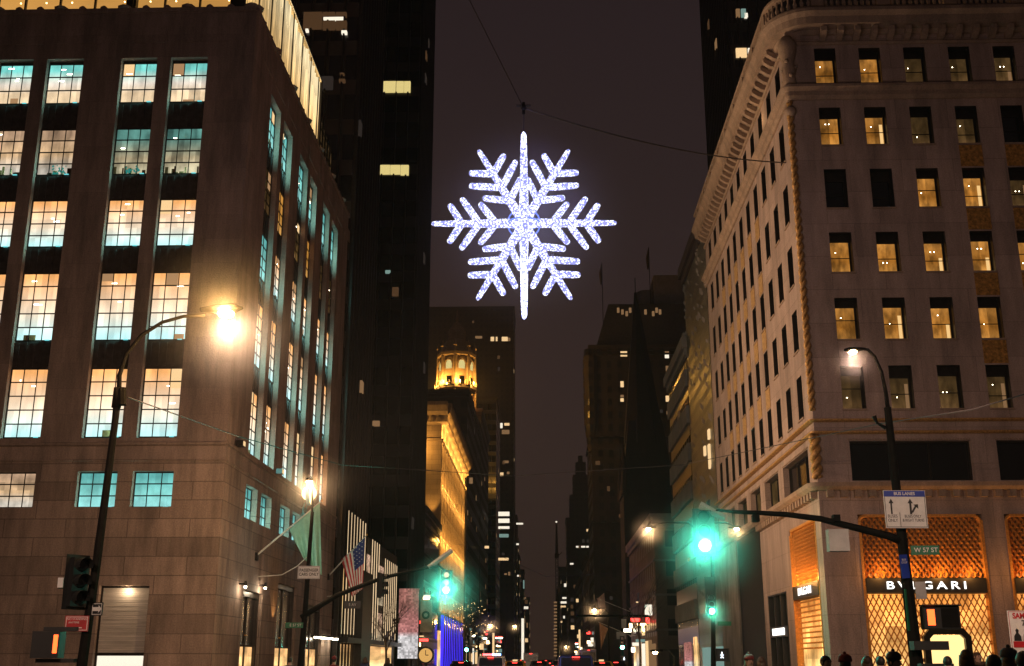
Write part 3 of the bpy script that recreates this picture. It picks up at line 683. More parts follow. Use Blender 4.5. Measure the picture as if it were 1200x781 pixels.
# upper windows
lit_plan = ['aaddda', 'aaddxd', 'xxaada', 'aaaaaa', 'aaaaaa', 'ddddda']
def block_window(F_, u0, u1, z0, z1, kind, side=False):
    d = -BD + .03; rail = random.choice((.5, .5, .42, .62))
    fr = MB(); top = z1 - (random.choice((.5, .55, .6, .45)) if not side else .12)
    fr.fbox(F_, u0, u1, d, d + .06, top, z1); fr.fbox(F_, u0, u1, d, d + .07, z0, z0 + .05)
    fr.fbox(F_, u0, u0 + .05, d, d + .06, z0 + .05, top); fr.fbox(F_, u1 - (.1 if not side else .05), u1, d, d + .06, z0 + .05, top)
    fr.fbox(F_, u0 + .05, u1 - .06, d + .012, d + .05, z0 + (top - z0) * rail - .02, z0 + (top - z0) * rail + .02)
    # dark strips give the shade of the deep reveal by colour
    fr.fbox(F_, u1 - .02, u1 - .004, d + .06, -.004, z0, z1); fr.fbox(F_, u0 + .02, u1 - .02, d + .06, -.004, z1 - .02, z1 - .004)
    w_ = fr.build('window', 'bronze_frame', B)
    pm = {'a': 'pane_amber', 'd': 'pane_dim', 'x': 'black_glass'}[kind]
    MB().fbox(F_, u0 - .04, u1 + .04, .003, .07, z0 - .1, z0 - .005).build('sill', 'limestone_trim', w_)
    MB().quad(F_.p(u0 + .05, d + .01, z0 + .05), F_.p(u1 - .05, d + .01, z0 + .05), F_.p(u1 - .05, d + .01, top), F_.p(u0 + .05, d + .01, top)).build('pane', pm, w_)
    if kind != 'x':
        l = MB(); q = random.random()
        for k in range(random.choice((1, 1, 2))): l.ball(F_.p(u0 + .3 + .2 * k + .2 * q, d + .04, z0 + .5 + 1.0 * ((q * 7) % 1)), .028, 6)
        l.build('ceiling_lamp', 'lamp_white', w_)
        if q > .62: MB().fbox(F_, u1 - .32, u1 - .14, d + .012, d + .02, z0 + .06, z0 + (.9 if q > .8 else 1.4)).build('curtain', 'curtain_glow' if kind == 'a' else 'win_dim', w_)
for ri, z in enumerate(wz):
    for ci, (a, b) in enumerate(bfc): block_window(BF, a, b, *z, lit_plan[ri][ci])
    for ci, (a, b) in enumerate(bsc): block_window(BS, a, b, *z, 'd' if (ri, ci) in ((0, 6),) else 'x', True)
for i in range(1, 5):
    z0, z1 = wz[i + 1][1] + .08, wz[i][0] - .12
    for a, b in bfc[3:]: MB().fbox(BF, a - .02, b + .02, .002, .035, z0, z1).build('gilt_spandrel', 'gold_brick', B)
    for a, b in bsc[3:9]: MB().fbox(BS, a - .02, b + .02, .002, .035, z0, z1).build('gilt_spandrel', 'pale_gilt', B)
# second-floor wide windows
for F_, L in ((BF, f2), (BS, s2)):
    for i, (a, b, z0, z1) in enumerate(L):
        fr = MB(); fr.fbox(F_, a, b, -.45, -.35, z1 - .08, z1); fr.fbox(F_, a, b, -.45, -.35, z0, z0 + .08)
        n = max(2, round((b - a) / 2.0))
        for k in range(n + 1): x = a + (b - a - .08) * k / n; fr.fbox(F_, x, x + .08, -.45, -.35, z0 + .08, z1 - .08)
        w_ = fr.build('window', 'bronze_frame', B)
        MB().fbox(F_, a + .02, b - .02, -.47, -.44, z0 + .03, z1 - .03).build('pane', 'black_glass' if F_ is BF or i == 0 else 'pane_dim', w_)
        if F_ is BS and i in (1, 2):
            MB().fbox(F_, a + .9, a + 1.9, -.43, -.42, z0 + .2, z1 - .5).build('curtain', 'win_teal', w_)
        tr = MB(); k = a - .05
        while k < b: tr.ball(F_.p(k, .02, z1 + .07), .05, 6); k += .14
        tr.build('bead_moulding', 'limestone_trim', w_)

# shops: gold screens, name band, glowing window with a lattice
def jewel_shop(F_, u0, u1, side=False):
    sgn = 1
    ou = MB(); zt = 8.65
    ou.fbox(F_, u0, u0 + .14, -.33, .03, 0, zt - .3); ou.fbox(F_, u1 - .14, u1, -.33, .03, 0, zt - .3); ou.fbox(F_, u0 + .3, u1 - .3, -.33, .03, zt - .14, zt - .003)
    for s_, x in ((1, u0), (-1, u1)):
        pts = []
        for k in range(6):
            a = PI / 2 * k / 5; pts.append(F_.p(x + s_ * (.35 - .35 * math.cos(a)) + s_ * .07, -.1, zt - .42 + .35 * math.sin(a)))
        ou.tube(pts, .09, 6)
    sf = ou.build('shop_surround', 'gold_leaf', B)
    MB().fbox(F_, u0 + .02, u1 - .02, -.34, -.32, 5.55, zt - .02).build('screen_backing', 'display_brown', sf)
    # upper screen of overlapping gold petals
    pt = MB(); rw = 15; cn = int((u1 - u0 - .3) / .28)
    for j in range(rw):
        for i in range(cn + 1):
            cx = u0 + .2 + .28 * i + (.14 if j % 2 else 0); cz = 5.70 + j * .196
            if cx > u1 - .2: continue
            vs = []
            for k in range(8):
                a = 2 * PI * k / 8
                vs.append((cx + .13 * math.cos(a), cz + .19 * math.sin(a)))
            # ring petal: outer edge proud, inner edge sunk
            o_ = [F_.p(x, -.14, z) for x, z in vs]; i_ = [F_.p(cx + (x - cx) * .5, -.25, cz + (z - cz) * .58) for x, z in vs]
            pt.add(o_ + i_, [(k, (k + 1) % 8, 8 + (k + 1) % 8, 8 + k) for k in range(8)])
    pt.build('gold_screen', 'gold_leaf', sf)
    MB().fbox(F_, u0 + .16, u1 - .16, -.3, .06, 4.78, 5.5).build('name_band', 'sign_black', sf)
    MB().fbox(F_, u0 + .14, u1 - .14, -.36, -.34, .1, 4.75).build('display', 'jewel_glow', sf)
    if not side:
        la = MB(); W = u1 - u0 - .3; H = 4.6; st = .29
        def seg(x0, z0, x1, z1):
            la.tube([F_.p(x0, -.2, z0), F_.p(x1, -.2, z1)], .032, 4)
        k = -int(H / (st * 1.5)) - 1
        sl_ = 1.9
        while k * st < W + H / sl_:
            for sg in (1, -1):
                # line x = x0 + sg * (z)/sl
                x0 = k * st if sg == 1 else W - k * st
                pts = []
                for z in (0, H): pts.append((x0 + sg * (z / sl_), z))
                (xa, za), (xb, zb) = pts
                # clip to 0..W
                def cl(xa, za, xb, zb):
                    ts = [0, 1]
                    dx = xb - xa
                    t0, t1 = sorted(((0 - xa) / dx, (W - xa) / dx)); t0 = max(0, t0); t1 = min(1, t1)
                    return None if t0 >= t1 else (xa + dx * t0, za + (zb - za) * t0, xa + dx * t1, za + (zb - za) * t1)
                c_ = cl(xa, za, xb, zb)
                if c_: seg(u0 + .15 + c_[0], .12 + c_[1], u0 + .15 + c_[2], .12 + c_[3])
            k += 1
        la.build('lattice', 'gold_leaf', sf)
        # arched doorway
        mid = u0 + 3.85; ar = MB()
        ar.extr([(mid - 1.15, 0), (mid - 1.15, 2.7), (mid - .8, 3.1), (mid + .8, 3.1), (mid + 1.15, 2.7), (mid + 1.15, 0), (mid + .85, 0), (mid + .85, 2.6), (mid + .65, 2.8), (mid - .65, 2.8), (mid - .85, 2.6), (mid - .85, 0)], 'y', 0, .3)
        ar.v = [tuple(F_.p(x, .1 - y, z)) for x, y, z in ar.v]
        ar.build('doorway', 'bronze_frame', sf)
        MB().fbox(F_, mid - .85, mid + .85, -.18, -.15, 0, 2.78).build('door', 'arch_light', sf)
    else:
        la = MB()
        for j in range(10):
            for i in range(16): la.ball(F_.p(u0 + .35 + i * .38, -.22, 2.2 + j * .27), .09, 6, (1, 1, .6))
        la.build('beaded_curtain', 'gold_leaf', sf)
    return sf
for a, b, *_ in shops:
    sf = jewel_shop(BF, a, b)
    text_mesh('lettering', 'BVLGARI' , .52, 'sign_letters', sf, BF.p((a + b) / 2 - .02, .09, 5.13), xs=1.45, bold=.006, sp=1.45)
sf = jewel_shop(BS, 1.2, 7.6, True)
text_mesh('lettering', 'BVLGARI', .56, 'sign_letters', sf, BS.p(4.4, .09, 5.13), rot=(PI / 2, 0, -PI / 2), xs=1.45, bold=.004)
for F_, u, z, pw in ((BF, 4.9, 5.75, 40), (BF, 12.2, 5.75, 40), (BS, 4.4, 5.75, 40)):
    for du in (-2.2, -.75, .75, 2.2): lamp(F_.p(u + du, .32, z - .05), pw * 1.6, (1, .42, .10), .12, B)
# neighbouring dark shopfront under the side cornice
fr = MB(); a, b = 9.4, 14.9
for x in (a, a + 1.8, a + 3.6, b - .1): fr.fbox(BS, x, x + .12, -.33, .02, .4, 5.4)
fr.fbox(BS, a, b, -.33, .03, 2.9, 3.5); fr.fbox(BS, a, b, -.33, .03, 5.3, 5.399)
f_ = fr.build('shop_window', 'sign_black', B)
MB().fbox(BS, a + .12, b - .1, -.35, -.34, .45, 5.35).build('pane', 'pane_dim', f_)
MB().fbox(BS, a + .3, a + .45, -.3, -.28, .5, 5.2).build('curtain', 'win_white', f_)
MB().fbox(BS, a + 1.0, b - 1.0, .04, .07, 3.0, 3.4).build('fascia_light', 'sign_letters', f_)
# roof-edge lights: warm lamps behind the balustrade, and the floodlight half way along the cornice
MB().ball((22.8, YC + 1.0, 37.5), .2).build('roof_lamp', 'spot_warm', B)
lamp((20.5, YC + 1.2, 37.6), 60, (1, .55, .2), .2, B)
lamp((XR - .5, YC + 7.5, 34.2), 14, (1, .6, .25), .1, B)

# ================================================================== FAR AND MIDDLE BUILDINGS
def tower(name, label, x0, x1, y0, y1, h, m, lit=(), group=None, roof=None, ledges=None, setback=None, cat='building', piers=None, trim='dark_spandrel', dots=26):
    t = thing(name, label, cat, ((x0 + x1) / 2, y0, 0), group)
    MB().box(x0, x1, y0, y1, 0, h).build('wall', m, t)
    inner = x1 if x1 < 0 else x0; sg = 1 if x1 < 0 else -1
    if ledges:
        z = ledges[0]
        while z < h - .5: MB().box(x0 - ledges[2], x1 + ledges[2], y0 - ledges[2], y1, z, z + ledges[1]).build('ledge', trim, t); z += ledges[3]
    if piers:
        p_ = MB(); y = y0 + .2
        while y < y1 - .3:
            p_.box(*( (inner, inner + .35) if sg > 0 else (inner - .35, inner)), y, y + piers[0], 0, h); y += piers[1]
        x = x0 + .2
        while x < x1 - .3: p_.box(x, x + piers[0], y0 - .35, y0, 0, h); x += piers[1]
        p_.build('pier', trim, t)
    c = MB(); c.box(x0 - .5, x1 + .5, y0 - .5, y1 + .5, h, h + 1.0); c.box(x0 - .25, x1 + .25, y0 - .25, y1, h - .7, h - .003); c.build('cornice', trim, t)
    if setback:
        r_ = MB(); z = h + 1.0
        for (ix, iy, hh) in setback: r_.box(x0 + ix, x1 - ix, y0 + iy, y1 - min(iy, (y1 - y0) / 2 - 1), z, z + hh); z += hh
        r_.build('upper_storeys', m, t)
    rnd = random.Random(name + label); rough_ = .42 if piers else .06
    for k in range(dots):
        mm = rnd.choice(['win_faint'] * 4 + ['win_dim'] * 2 + ['win_ghost'] * 3); z = 6 + 3.7 * rnd.randint(0, max(1, int((h - 9) / 3.7)))
        far = max(1, y0 / 450); wd = rnd.choice((.8, 1.0, 1.2, 1.3)) * far; hh_ = rnd.uniform(.9, 1.5) * far; mm = 'win_warm' if far > 1.2 and rnd.random() < .25 else mm
        if rnd.random() < .55:
            x = x0 + 1 + 3.1 * rnd.randint(0, max(1, int((x1 - x0 - 4) / 3.1))) if x1 - x0 < 25 else (x1 - 2 - 3.1 * rnd.randint(0, 7) - wd if x1 < 0 else x0 + 1 + 3.1 * rnd.randint(0, 8)); MB().box(x, x + wd, y0 - rough_, y0 - .004, z, z + hh_).build('window', mm, t)
        else:
            y = y0 + 1 + 3.1 * rnd.randint(0, max(1, int((y1 - y0 - 5) / 3.1))); a_, b_ = sorted((inner + sg * .004, inner + sg * rough_)); MB().box(a_, b_, y, y + wd * 1.2, z, z + hh_).build('window', mm, t)
    for (px, py, wpx, hpx, mm) in lit:       # panes on the front face, by where they stand on it
        a = at(px, py, y0); b = at(px + wpx, py + hpx, y0)
        MB().box(a.x, b.x, y0 - (.40 if piers else .06), y0 - .005, b.z, a.z).build('window', mm, t)
    return t
tower('glass_tower', 'tall bronze glass tower rising right behind the stone store', XL - 45, XL, 91, 106, 175, 'bronze_glass', piers=(.16, 1.5), trim='bronze_frame',
      lit=[(357, 17, 20, 18, 'win_faint'), (380, 23, 23, 2.4, 'win_white'), (379, 17, 14, 4.5, 'win_faint'), (394.5, 17, 12, 4.5, 'win_faint'), (379, 27, 14, 9, 'win_faint'), (394.5, 27, 12, 9, 'win_faint'), (359, 36.5, 3, 2.4, 'win_white'), (401, 38.5, 6, 3, 'win_white'), (399, 88, 5, 1.5, 'win_faint'), (398, 95, 7, 3, 'win_faint')])
tower('office_tower', 'black office tower with two lit yellow rooms beside the bronze glass tower', XL - 45, XL, 139.5, 157, 190, 'black_tower', piers=(.2, 1.6), trim='black_metal',
      lit=[(450, 97, 14, 12, 'win_yellow'), (465, 97, 8, 12, 'win_yellow'), (474, 97, 7, 12, 'win_yellow'), (439, 195, 18, 10, 'win_yellow'), (458, 195, 11, 10, 'win_yellow'), (470, 195, 9, 11, 'win_yellow'),
           (426, 383, 12, 3, 'win_dim'), (437, 494, 8, 6, 'win_dim'), (452, 318, 6, 3, 'win_teal')])
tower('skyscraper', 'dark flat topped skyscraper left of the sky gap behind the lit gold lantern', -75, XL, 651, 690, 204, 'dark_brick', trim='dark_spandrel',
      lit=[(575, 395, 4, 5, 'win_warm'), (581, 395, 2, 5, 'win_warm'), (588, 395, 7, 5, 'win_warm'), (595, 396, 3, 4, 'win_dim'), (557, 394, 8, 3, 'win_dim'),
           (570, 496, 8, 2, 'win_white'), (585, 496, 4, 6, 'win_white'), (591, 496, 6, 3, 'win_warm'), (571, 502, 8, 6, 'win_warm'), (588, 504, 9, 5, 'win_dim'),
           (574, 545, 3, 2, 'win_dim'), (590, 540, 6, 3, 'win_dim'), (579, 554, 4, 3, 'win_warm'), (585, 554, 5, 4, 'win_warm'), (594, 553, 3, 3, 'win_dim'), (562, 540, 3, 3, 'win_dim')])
tower('corner_block', 'short tan brick block on the left just past the dark tower with one bright window', -30, XL, 302, 345, 66, 'dark_brick',
      lit=[(568, 640, 5, 3, 'win_warm')])
tower('slab_block', 'dark slab block with a stack of four bright white floors left of the sky gap', -33, XL, 402, 440, 92, 'black_tower', trim='dark_spandrel',
      lit=[(584, 600, 13, 5, 'win_white'), (584, 608, 13, 5, 'win_white'), (584, 617, 13, 3, 'win_white'), (585, 626, 11, 4, 'win_teal'), (584, 654, 12, 3, 'win_warm'), (591, 672, 3, 2, 'win_dim')])
tower('midrise', 'narrow dark midrise stepping down toward the sky gap on the left', -60, XL, 720, 760, 88, 'dark_brick',
      lit=[(605, 613, 8, 2, 'win_white'), (605, 637, 3, 2, 'win_white'), (606, 674, 2, 2, 'win_white'), (613, 680, 1.6, 10, 'win_teal'), (608, 674, 2, 2, 'win_dim')])
tower('far_block', 'low far block in the haze at the left foot of the sky gap', -60, XL, 1000, 1040, 75, 'far_stone',
      lit=[(614, 711, 5, 3, 'win_white'), (617, 730, 1.5, 6, 'win_dim'), (615, 700, 1.5, 2, 'win_dim')])
tower('far_block', 'lowest and farthest block at the very end of the avenue on the left', -60, XL, 1400, 1440, 72, 'far_stone', lit=[(620, 745, 1.2, 2, 'win_dim')])
tower('brick_block', 'dark block with a green cast between the amber building and the tan block', -40, XL, 245, 298, 58, 'dark_brick', lit=[(550, 560, 4, 7, 'win_dim')])
tower('dark_block', 'low dark block below the black tower behind the lit metal fins', XL - 30, XL, 157.5, 181, 21, 'black_tower', ledges=(4, .3, .1, 3.8), trim='dark_spandrel')

# right side
tower('glass_high_rise', 'tall dark high rise above the limestone roof with two small lit rooms', 29.5, 75, 160, 183, 190, 'bronze_glass', piers=(.2, 1.6), trim='bronze_frame',
      lit=[(862, 12, 5, 9, 'win_dim'), (868, 12, 6, 9, 'win_teal'), (872, 17, 4, 5, 'win_white'), (862, 58, 13, 10, 'win_warm'), (876, 58, 4, 10, 'win_white')])
gt = tower('mosaic_block', 'narrow block with a scaly green grey front next to the limestone block', XR, 45, 91.6, 106, 37.5, 'green_mosaic', trim='dark_spandrel', dots=4)
sc_ = MB(); random.seed(5)
for i in range(90):
    y = random.uniform(92, 105.5); z = random.uniform(6, 37); s_ = random.uniform(.3, .8)
    sc_ = MB(); sc_.add([(XR - .02, y, z), (XR - .16, y + s_, z + s_ * .6), (XR - .16, y + s_ * 1.1, z + s_ * 1.3), (XR - .02, y + .1, z + s_ * .7)], [(0, 1, 2, 3)])
    sc_.build('facet', 'band_stone', gt)
for z, h_, y in ((16.8, 2.0, 93.5), (19.2, .8, 93.2), (18.3, .8, 96)): MB().box(XR - .2, XR - .05, y, y + .7, z, z + h_).build('window', 'win_warm', gt)
bt = tower('banded_block', 'office block striped with pale bands and dark glass bands', XR, 45, 106.4, 122.5, 30.5, 'black_tower', trim='band_stone', dots=3)
bn = MB()
for i in range(8): bn.box(XR - .25, XR, 106.5, 122.5, 5.2 + i * 3.6, 6.9 + i * 3.6); bn.box(XR, 45, 106.1, 106.38, 5.2 + i * 3.6, 6.9 + i * 3.6)
bn.build('band', 'band_stone', bt)
MB().box(XR - .12, XR - .01, 107.5, 109.5, 0.5, 3.6).build('shop_window', 'shop_glow', bt)
MB().box(XR - .12, XR - .01, 112, 117, 0.5, 3.2).build('shop_window', 'bill_red', bt)
MB().box(XR - .2, XR - .01, 92, 103, .5, 2.6).build('shop_window', 'win_teal', gt)
tower('low_block', 'low pale stone block behind the street lamps on the right of the avenue', XR, 40, 145, 188, 18.3, 'tan_stone', ledges=(5, .25, .2, 4.2), trim='band_stone', dots=6)
# church with a dark pointed steeple
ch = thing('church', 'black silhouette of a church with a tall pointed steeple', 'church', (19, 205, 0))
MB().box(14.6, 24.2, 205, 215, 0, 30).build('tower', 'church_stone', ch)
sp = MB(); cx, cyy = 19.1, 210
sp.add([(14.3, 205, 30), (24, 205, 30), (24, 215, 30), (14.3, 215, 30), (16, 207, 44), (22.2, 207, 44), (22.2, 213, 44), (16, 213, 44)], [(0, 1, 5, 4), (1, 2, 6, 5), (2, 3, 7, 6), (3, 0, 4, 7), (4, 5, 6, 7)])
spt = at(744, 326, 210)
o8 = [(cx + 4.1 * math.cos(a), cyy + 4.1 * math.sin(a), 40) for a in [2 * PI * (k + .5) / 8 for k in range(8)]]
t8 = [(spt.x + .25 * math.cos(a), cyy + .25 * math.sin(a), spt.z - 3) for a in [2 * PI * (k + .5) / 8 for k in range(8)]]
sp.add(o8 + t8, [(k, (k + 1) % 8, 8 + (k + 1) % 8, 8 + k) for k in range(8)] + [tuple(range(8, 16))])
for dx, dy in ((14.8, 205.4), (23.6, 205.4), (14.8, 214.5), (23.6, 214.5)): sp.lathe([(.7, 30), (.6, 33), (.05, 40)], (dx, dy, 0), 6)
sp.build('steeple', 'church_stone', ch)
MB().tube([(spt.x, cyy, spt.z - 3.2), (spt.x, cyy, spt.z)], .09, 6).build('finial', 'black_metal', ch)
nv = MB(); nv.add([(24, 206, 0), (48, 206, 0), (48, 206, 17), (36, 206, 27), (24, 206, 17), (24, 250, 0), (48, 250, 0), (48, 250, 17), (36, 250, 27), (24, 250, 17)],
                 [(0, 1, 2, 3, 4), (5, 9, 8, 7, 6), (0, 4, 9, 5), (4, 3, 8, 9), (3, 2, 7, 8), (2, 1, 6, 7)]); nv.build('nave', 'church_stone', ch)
# hotel behind the steeple
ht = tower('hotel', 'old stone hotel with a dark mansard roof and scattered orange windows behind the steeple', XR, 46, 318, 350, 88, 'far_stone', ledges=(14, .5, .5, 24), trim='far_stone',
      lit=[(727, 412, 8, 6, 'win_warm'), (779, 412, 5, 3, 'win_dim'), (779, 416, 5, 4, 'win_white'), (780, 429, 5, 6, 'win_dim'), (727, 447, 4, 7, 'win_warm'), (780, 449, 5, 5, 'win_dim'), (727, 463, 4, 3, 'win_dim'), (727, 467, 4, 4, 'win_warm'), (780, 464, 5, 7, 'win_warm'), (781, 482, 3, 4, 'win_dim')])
mr = MB(); mr.add([(16, 319, 89.02), (46, 319, 89.02), (46, 349, 89.02), (16, 349, 89.02), (20, 323, 103), (46, 323, 103), (46, 345, 103), (20, 345, 103)], [(0, 1, 5, 4), (1, 2, 6, 5), (2, 3, 7, 6), (3, 0, 4, 7), (4, 5, 6, 7), (0, 3, 2, 1)])
mr.build('mansard_roof', 'roof_tar', ht)
rb = MB(); rb.lathe([(3, 0), (3, 5.5), (2.8, 5.8)], (32, 330, 103), 20); rb.box(34, 47, 326, 342, 103, 113); rb.build('water_tank', 'band_stone', ht)
for i, px in enumerate((723, 728, 733, 737, 755, 764, 768, 772)):
    p = at(px, 367 + (i % 3) * 2, 318.6); MB().box(p.x, p.x + .7, 317.9, 318.5, max(89.2, p.z), max(89.2, p.z) + 1.4).build('window', 'win_dim', ht)
oc = MB(); oc.lathe([(1.2, 58), (2.2, 66), (2.3, 84), (1.9, 88)], (XR + .3, 319.5, 0), 10); oc.build('corner_bay', 'far_stone', ht)
for px, py in ((707, 308), (762, 290)):
    b_ = at(px, 385 if px < 720 else 345, 321); t_ = at(px + .5, py, 321)
    f = thing('flagpole', 'thin roof flagpole with a furled flag at the left corner of the old hotel' if px < 720 else 'thin roof flagpole with a furled flag above the middle of the hotel roof', 'flagpole', (b_.x, 321, b_.z - 4), 'flagpoles on the hotel roof')
    MB().tube([(b_.x, 321, b_.z - 4), (b_.x, 321, t_.z)], .12, 6).build('pole', 'black_metal', f)
    MB().tube([(b_.x - .1, 321, t_.z - .6), (b_.x - .5, 321, t_.z - 3.5), (b_.x - .4, 321, t_.z - 7)], [.12, .5, .25], 7).build('flag', 'coat_brown', f)
tower('far_high_rise', 'stepped far tower in the haze at the right side of the sky gap', XR + 2, 37, 770, 800, 92, 'far_stone', trim='far_stone', setback=[(2.5, 3, 16), (5, 6, 14), (7, 8, 9), (9, 11, 5)],
      lit=[(675, 640, 3, 2, 'win_white'), (681, 640, 5, 2, 'win_white'), (687, 640, 3, 2, 'win_white'), (693, 640, 3, 2, 'win_white'), (668, 660, 4, 2, 'win_white'), (686, 670, 3, 1.6, 'win_warm'), (690, 670, 3, 1.6, 'win_warm'), (697, 601, 3, 2, 'win_white')])
tower('far_block', 'far block speckled with windows left of the stepped far tower', XR, 60, 900, 940, 62, 'far_stone',
      lit=[(661, 684, 4, 4, 'win_white'), (659, 700, 7, 2, 'win_white'), (657, 705, 7, 2.5, 'win_white'), (657, 710, 6, 2, 'win_warm'), (660, 722, 2, 3, 'win_white'), (657, 728, 2, 2, 'win_warm')])
tower('stone_block', 'dark stone block in front of the stepped far tower on the right', XR, 40, 420, 500, 30, 'far_stone', lit=[(675, 702, 3, 4, 'win_warm')])
tower('stone_block', 'slim dark stone block right below the corner bay of the old hotel', XR, 40, 352, 412, 32, 'tan_stone', trim='far_stone')
tower('far_block', 'lowest and farthest block at the very end of the avenue on the right', XR, 60, 1200, 1260, 70, 'far_stone', lit=[(655, 735, 1.2, 2, 'win_dim')])
for x, y, h_, lb in ((-120, 60, 60, 'plain dark block far left of the store, out along the cross street'), (110, 70, 55, 'plain dark block far right out along the cross street')):
    pass

rq = random.Random(9)
for nm, lb, x0, x1, y0, y1, h in (('far_block', 'hazy middle-height block on the left just beyond the narrow stepped midrise', -58, XL, 800, 840, 70), ('far_block', 'taller hazy block set back behind the left far blocks', -52, XL - 3, 900, 940, 92),
        ('far_block', 'hazy block on the right before the stepped far tower', XR, 50, 640, 680, 38), ('far_block', 'dim block on the right between the low block and the crane', XR, 50, 1010, 1050, 78)):
    tower(nm, lb, x0, x1, y0, y1, h, 'far_stone', trim='far_stone', dots=40)
# crane against the sky
cn = thing('tower_crane', 'slim dark crane mast standing against the sky gap', 'crane', (at(653, 700, 860).x, 860, 0))
bx = at(653, 700, 860).x; tz = at(652, 612, 860)
c_ = MB()
for dx in (-1, 1):
    for dy in (-1, 1): c_.tube([(bx + dx, 860 + dy, 0), (bx + dx, 860 + dy, 75)], .22, 4)
for i in range(25): c_.tube([(bx - 1, 859, 3 * i), (bx + 1, 859, 3 * i + 3)], .15, 4); c_.tube([(bx + 1, 859, 3 * i), (bx - 1, 859, 3 * i + 3)], .15, 4)
c_.build('mast', 'black_metal', cn)
c_ = MB(); c_.tube([(bx, 860, 75), (tz.x, 860, tz.z)], [1.2, .5], 4); c_.tube([(bx, 860, 75), (bx + 4, 860, 78)], [.5, .3], 4); c_.box(bx - 1.6, bx + 1.6, 858, 862, 74, 77); c_.build('jib', 'black_metal', cn)
MB().ball((tz.x, 859, tz.z), .7, 8).build('beacon', 'win_white', cn)

# amber floodlit building and the gold lantern
am = thing('palazzo', 'ornate stone building floodlit amber along its cornice', 'building', (XL - 10, 183, 0))
AM = Face((XL, 183, 0), (0, 1, 0), (1, 0, 0)); AF = Face((XL, 183, 0), (-1, 0, 0), (0, -1, 0))
ops = [(1.1 + i * 3.4, 3.5 + i * 3.4, z, z + 2.7) for i in range(16) for z in (8, 12.2, 16.4, 20.6, 24.8, 29.0, 33.2)]
aw = MB(); aw.fwall(AM, 0, 57, 6, 39, ops, .34); aw.fwall(AF, 0, 22, 6, 39, [], .3); aw.box(XL - 22, XL - .35, 183.1, 240, 0, 38.9); aw.build('wall', 'amber_stone', am)
ad = MB(); 
for i in range(16):
    for z in (8, 12.2, 16.4, 20.6, 24.8, 29.0, 33.2): ad.fbox(AM, 1.0 + i * 3.4, 3.4 + i * 3.4,   .003, .1, z - .35, z - .02)
for F_, L in ((AM, 57), (AF, 22)):
    ad.fprof(F_, -1.0 if F_ is AF else 0, L, [(0, 38.6), (.5, 39), (.7, 40), (1.3, 40.6), (1.6, 41.6), (1.6, 42.2), (0, 42.2)]); ad.fbox(F_, 0, L, .002, .35, 35.9, 36.3)
    for i in range(int(L / 1.1)): ad.fbox(F_, i * 1.1 + .2, i * 1.1 + .7, .002, .9, 38.9, 39.7)
ad.build('cornice', 'amber_stone', am)
pq = MB()
for i in range(17): pq.fbox(AM, .3 + i * 3.4, .9 + i * 3.4, .002, .12, 6, 36)
pq.build('pilaster', 'amber_stone', am)
for i, u in enumerate((1, 7, 14, 21, 28, 35, 42, 49, 55)):
    for z, pw in ((37.0, 1500), (7.2, 1500), (20, 1500), (29, 1200)):
        lamp(AM.p(u, 1.6, z), pw, (1, .50, .10), .15, am, (172, .3, (-1, 0, .1)))
lamp(AF.p(1.3, 1.2, 22.5), 1800, (1, .5, .10), .15, am, (50, .6, (0, .12, 1)))
lamp(AF.p(4, 2.2, 35.0), 1300, (1, .5, .10), .15, am); lamp(AF.p(12, 2.2, 35), 500, (1, .5, .10), .15, am)
MB().fbox(AM, 0, 57, -.1, .1, .3, 5.9).build('shop_front', 'shop_glow', am)
for i in range(12): MB().fbox(AM, .3 + i * 4.0, 3.9 + i * 4.0, .35, .55, .5, 8.3).build('light_panel', 'blue_panel', am)
for i in range(12): MB().fbox(AM, 3.92 + i * 4.0, 4.28 + i * 4.0, .3, .7, .3, 8.5).build('light_panel_frame', 'black_metal', am)
lt = thing('lantern_tower', 'slender stone tower whose round top glows gold', 'tower', (-22, 300, 0))
p0 = at(533, 450, 300); cx, cy_ = p0.x, 305
tp = MB(); tp.box(cx - 5.2, cx + 5.4, 300, 310, 0, 66); tp.lathe([(5.2, 66), (5.6, 67), (5.0, 68), (5.0, 72.2), (5.9, 72.6), (5.9, 73.4)], (cx, cy_, 0), 8)
tp.build('shaft', 'dark_brick', lt)
tg = MB(); tg.lathe([(4.9, 73.4), (4.9, 81.6), (5.5, 82), (5.5, 82.8), (4.3, 83.4), (3.4, 86.5), (2.4, 87), (2.6, 89.5), (1.6, 91), (.4, 92.5)], (cx, cy_, 0), 8)
for k in range(8):
    a = 2 * PI * k / 8; tg.lathe([(.55, 73.4), (.5, 81.7)], (cx + 5.0 * math.cos(a), cy_ + 5.0 * math.sin(a), 0), 8)
    tg.ball((cx + 4.6 * math.cos(a), cy_ + 4.6 * math.sin(a), 83.9), .6, 6)
for k in range(8):
    a = 2 * PI * k / 8; tg.lathe([(.28, 66.5), (.3, 73.4)], (cx + 5.3 * math.cos(a), cy_ + 5.3 * math.sin(a), 0), 6)
    tg.lathe([(.5, 82.8), (.35, 84.2), (.6, 84.5), (.05, 86.3)], (cx + 5.0 * math.cos(a), cy_ + 5.0 * math.sin(a), 0), 6)
tg.lathe([(.12, 92.4), (.5, 93), (.05, 96)], (cx, cy_, 0), 6)
for k in range(24):
    a = 2 * PI * k / 24; tg.lathe([(.16, 73.4), (.22, 74), (.14, 74.6)], (cx + 5.75 * math.cos(a), cy_ + 5.75 * math.sin(a), 0), 5)
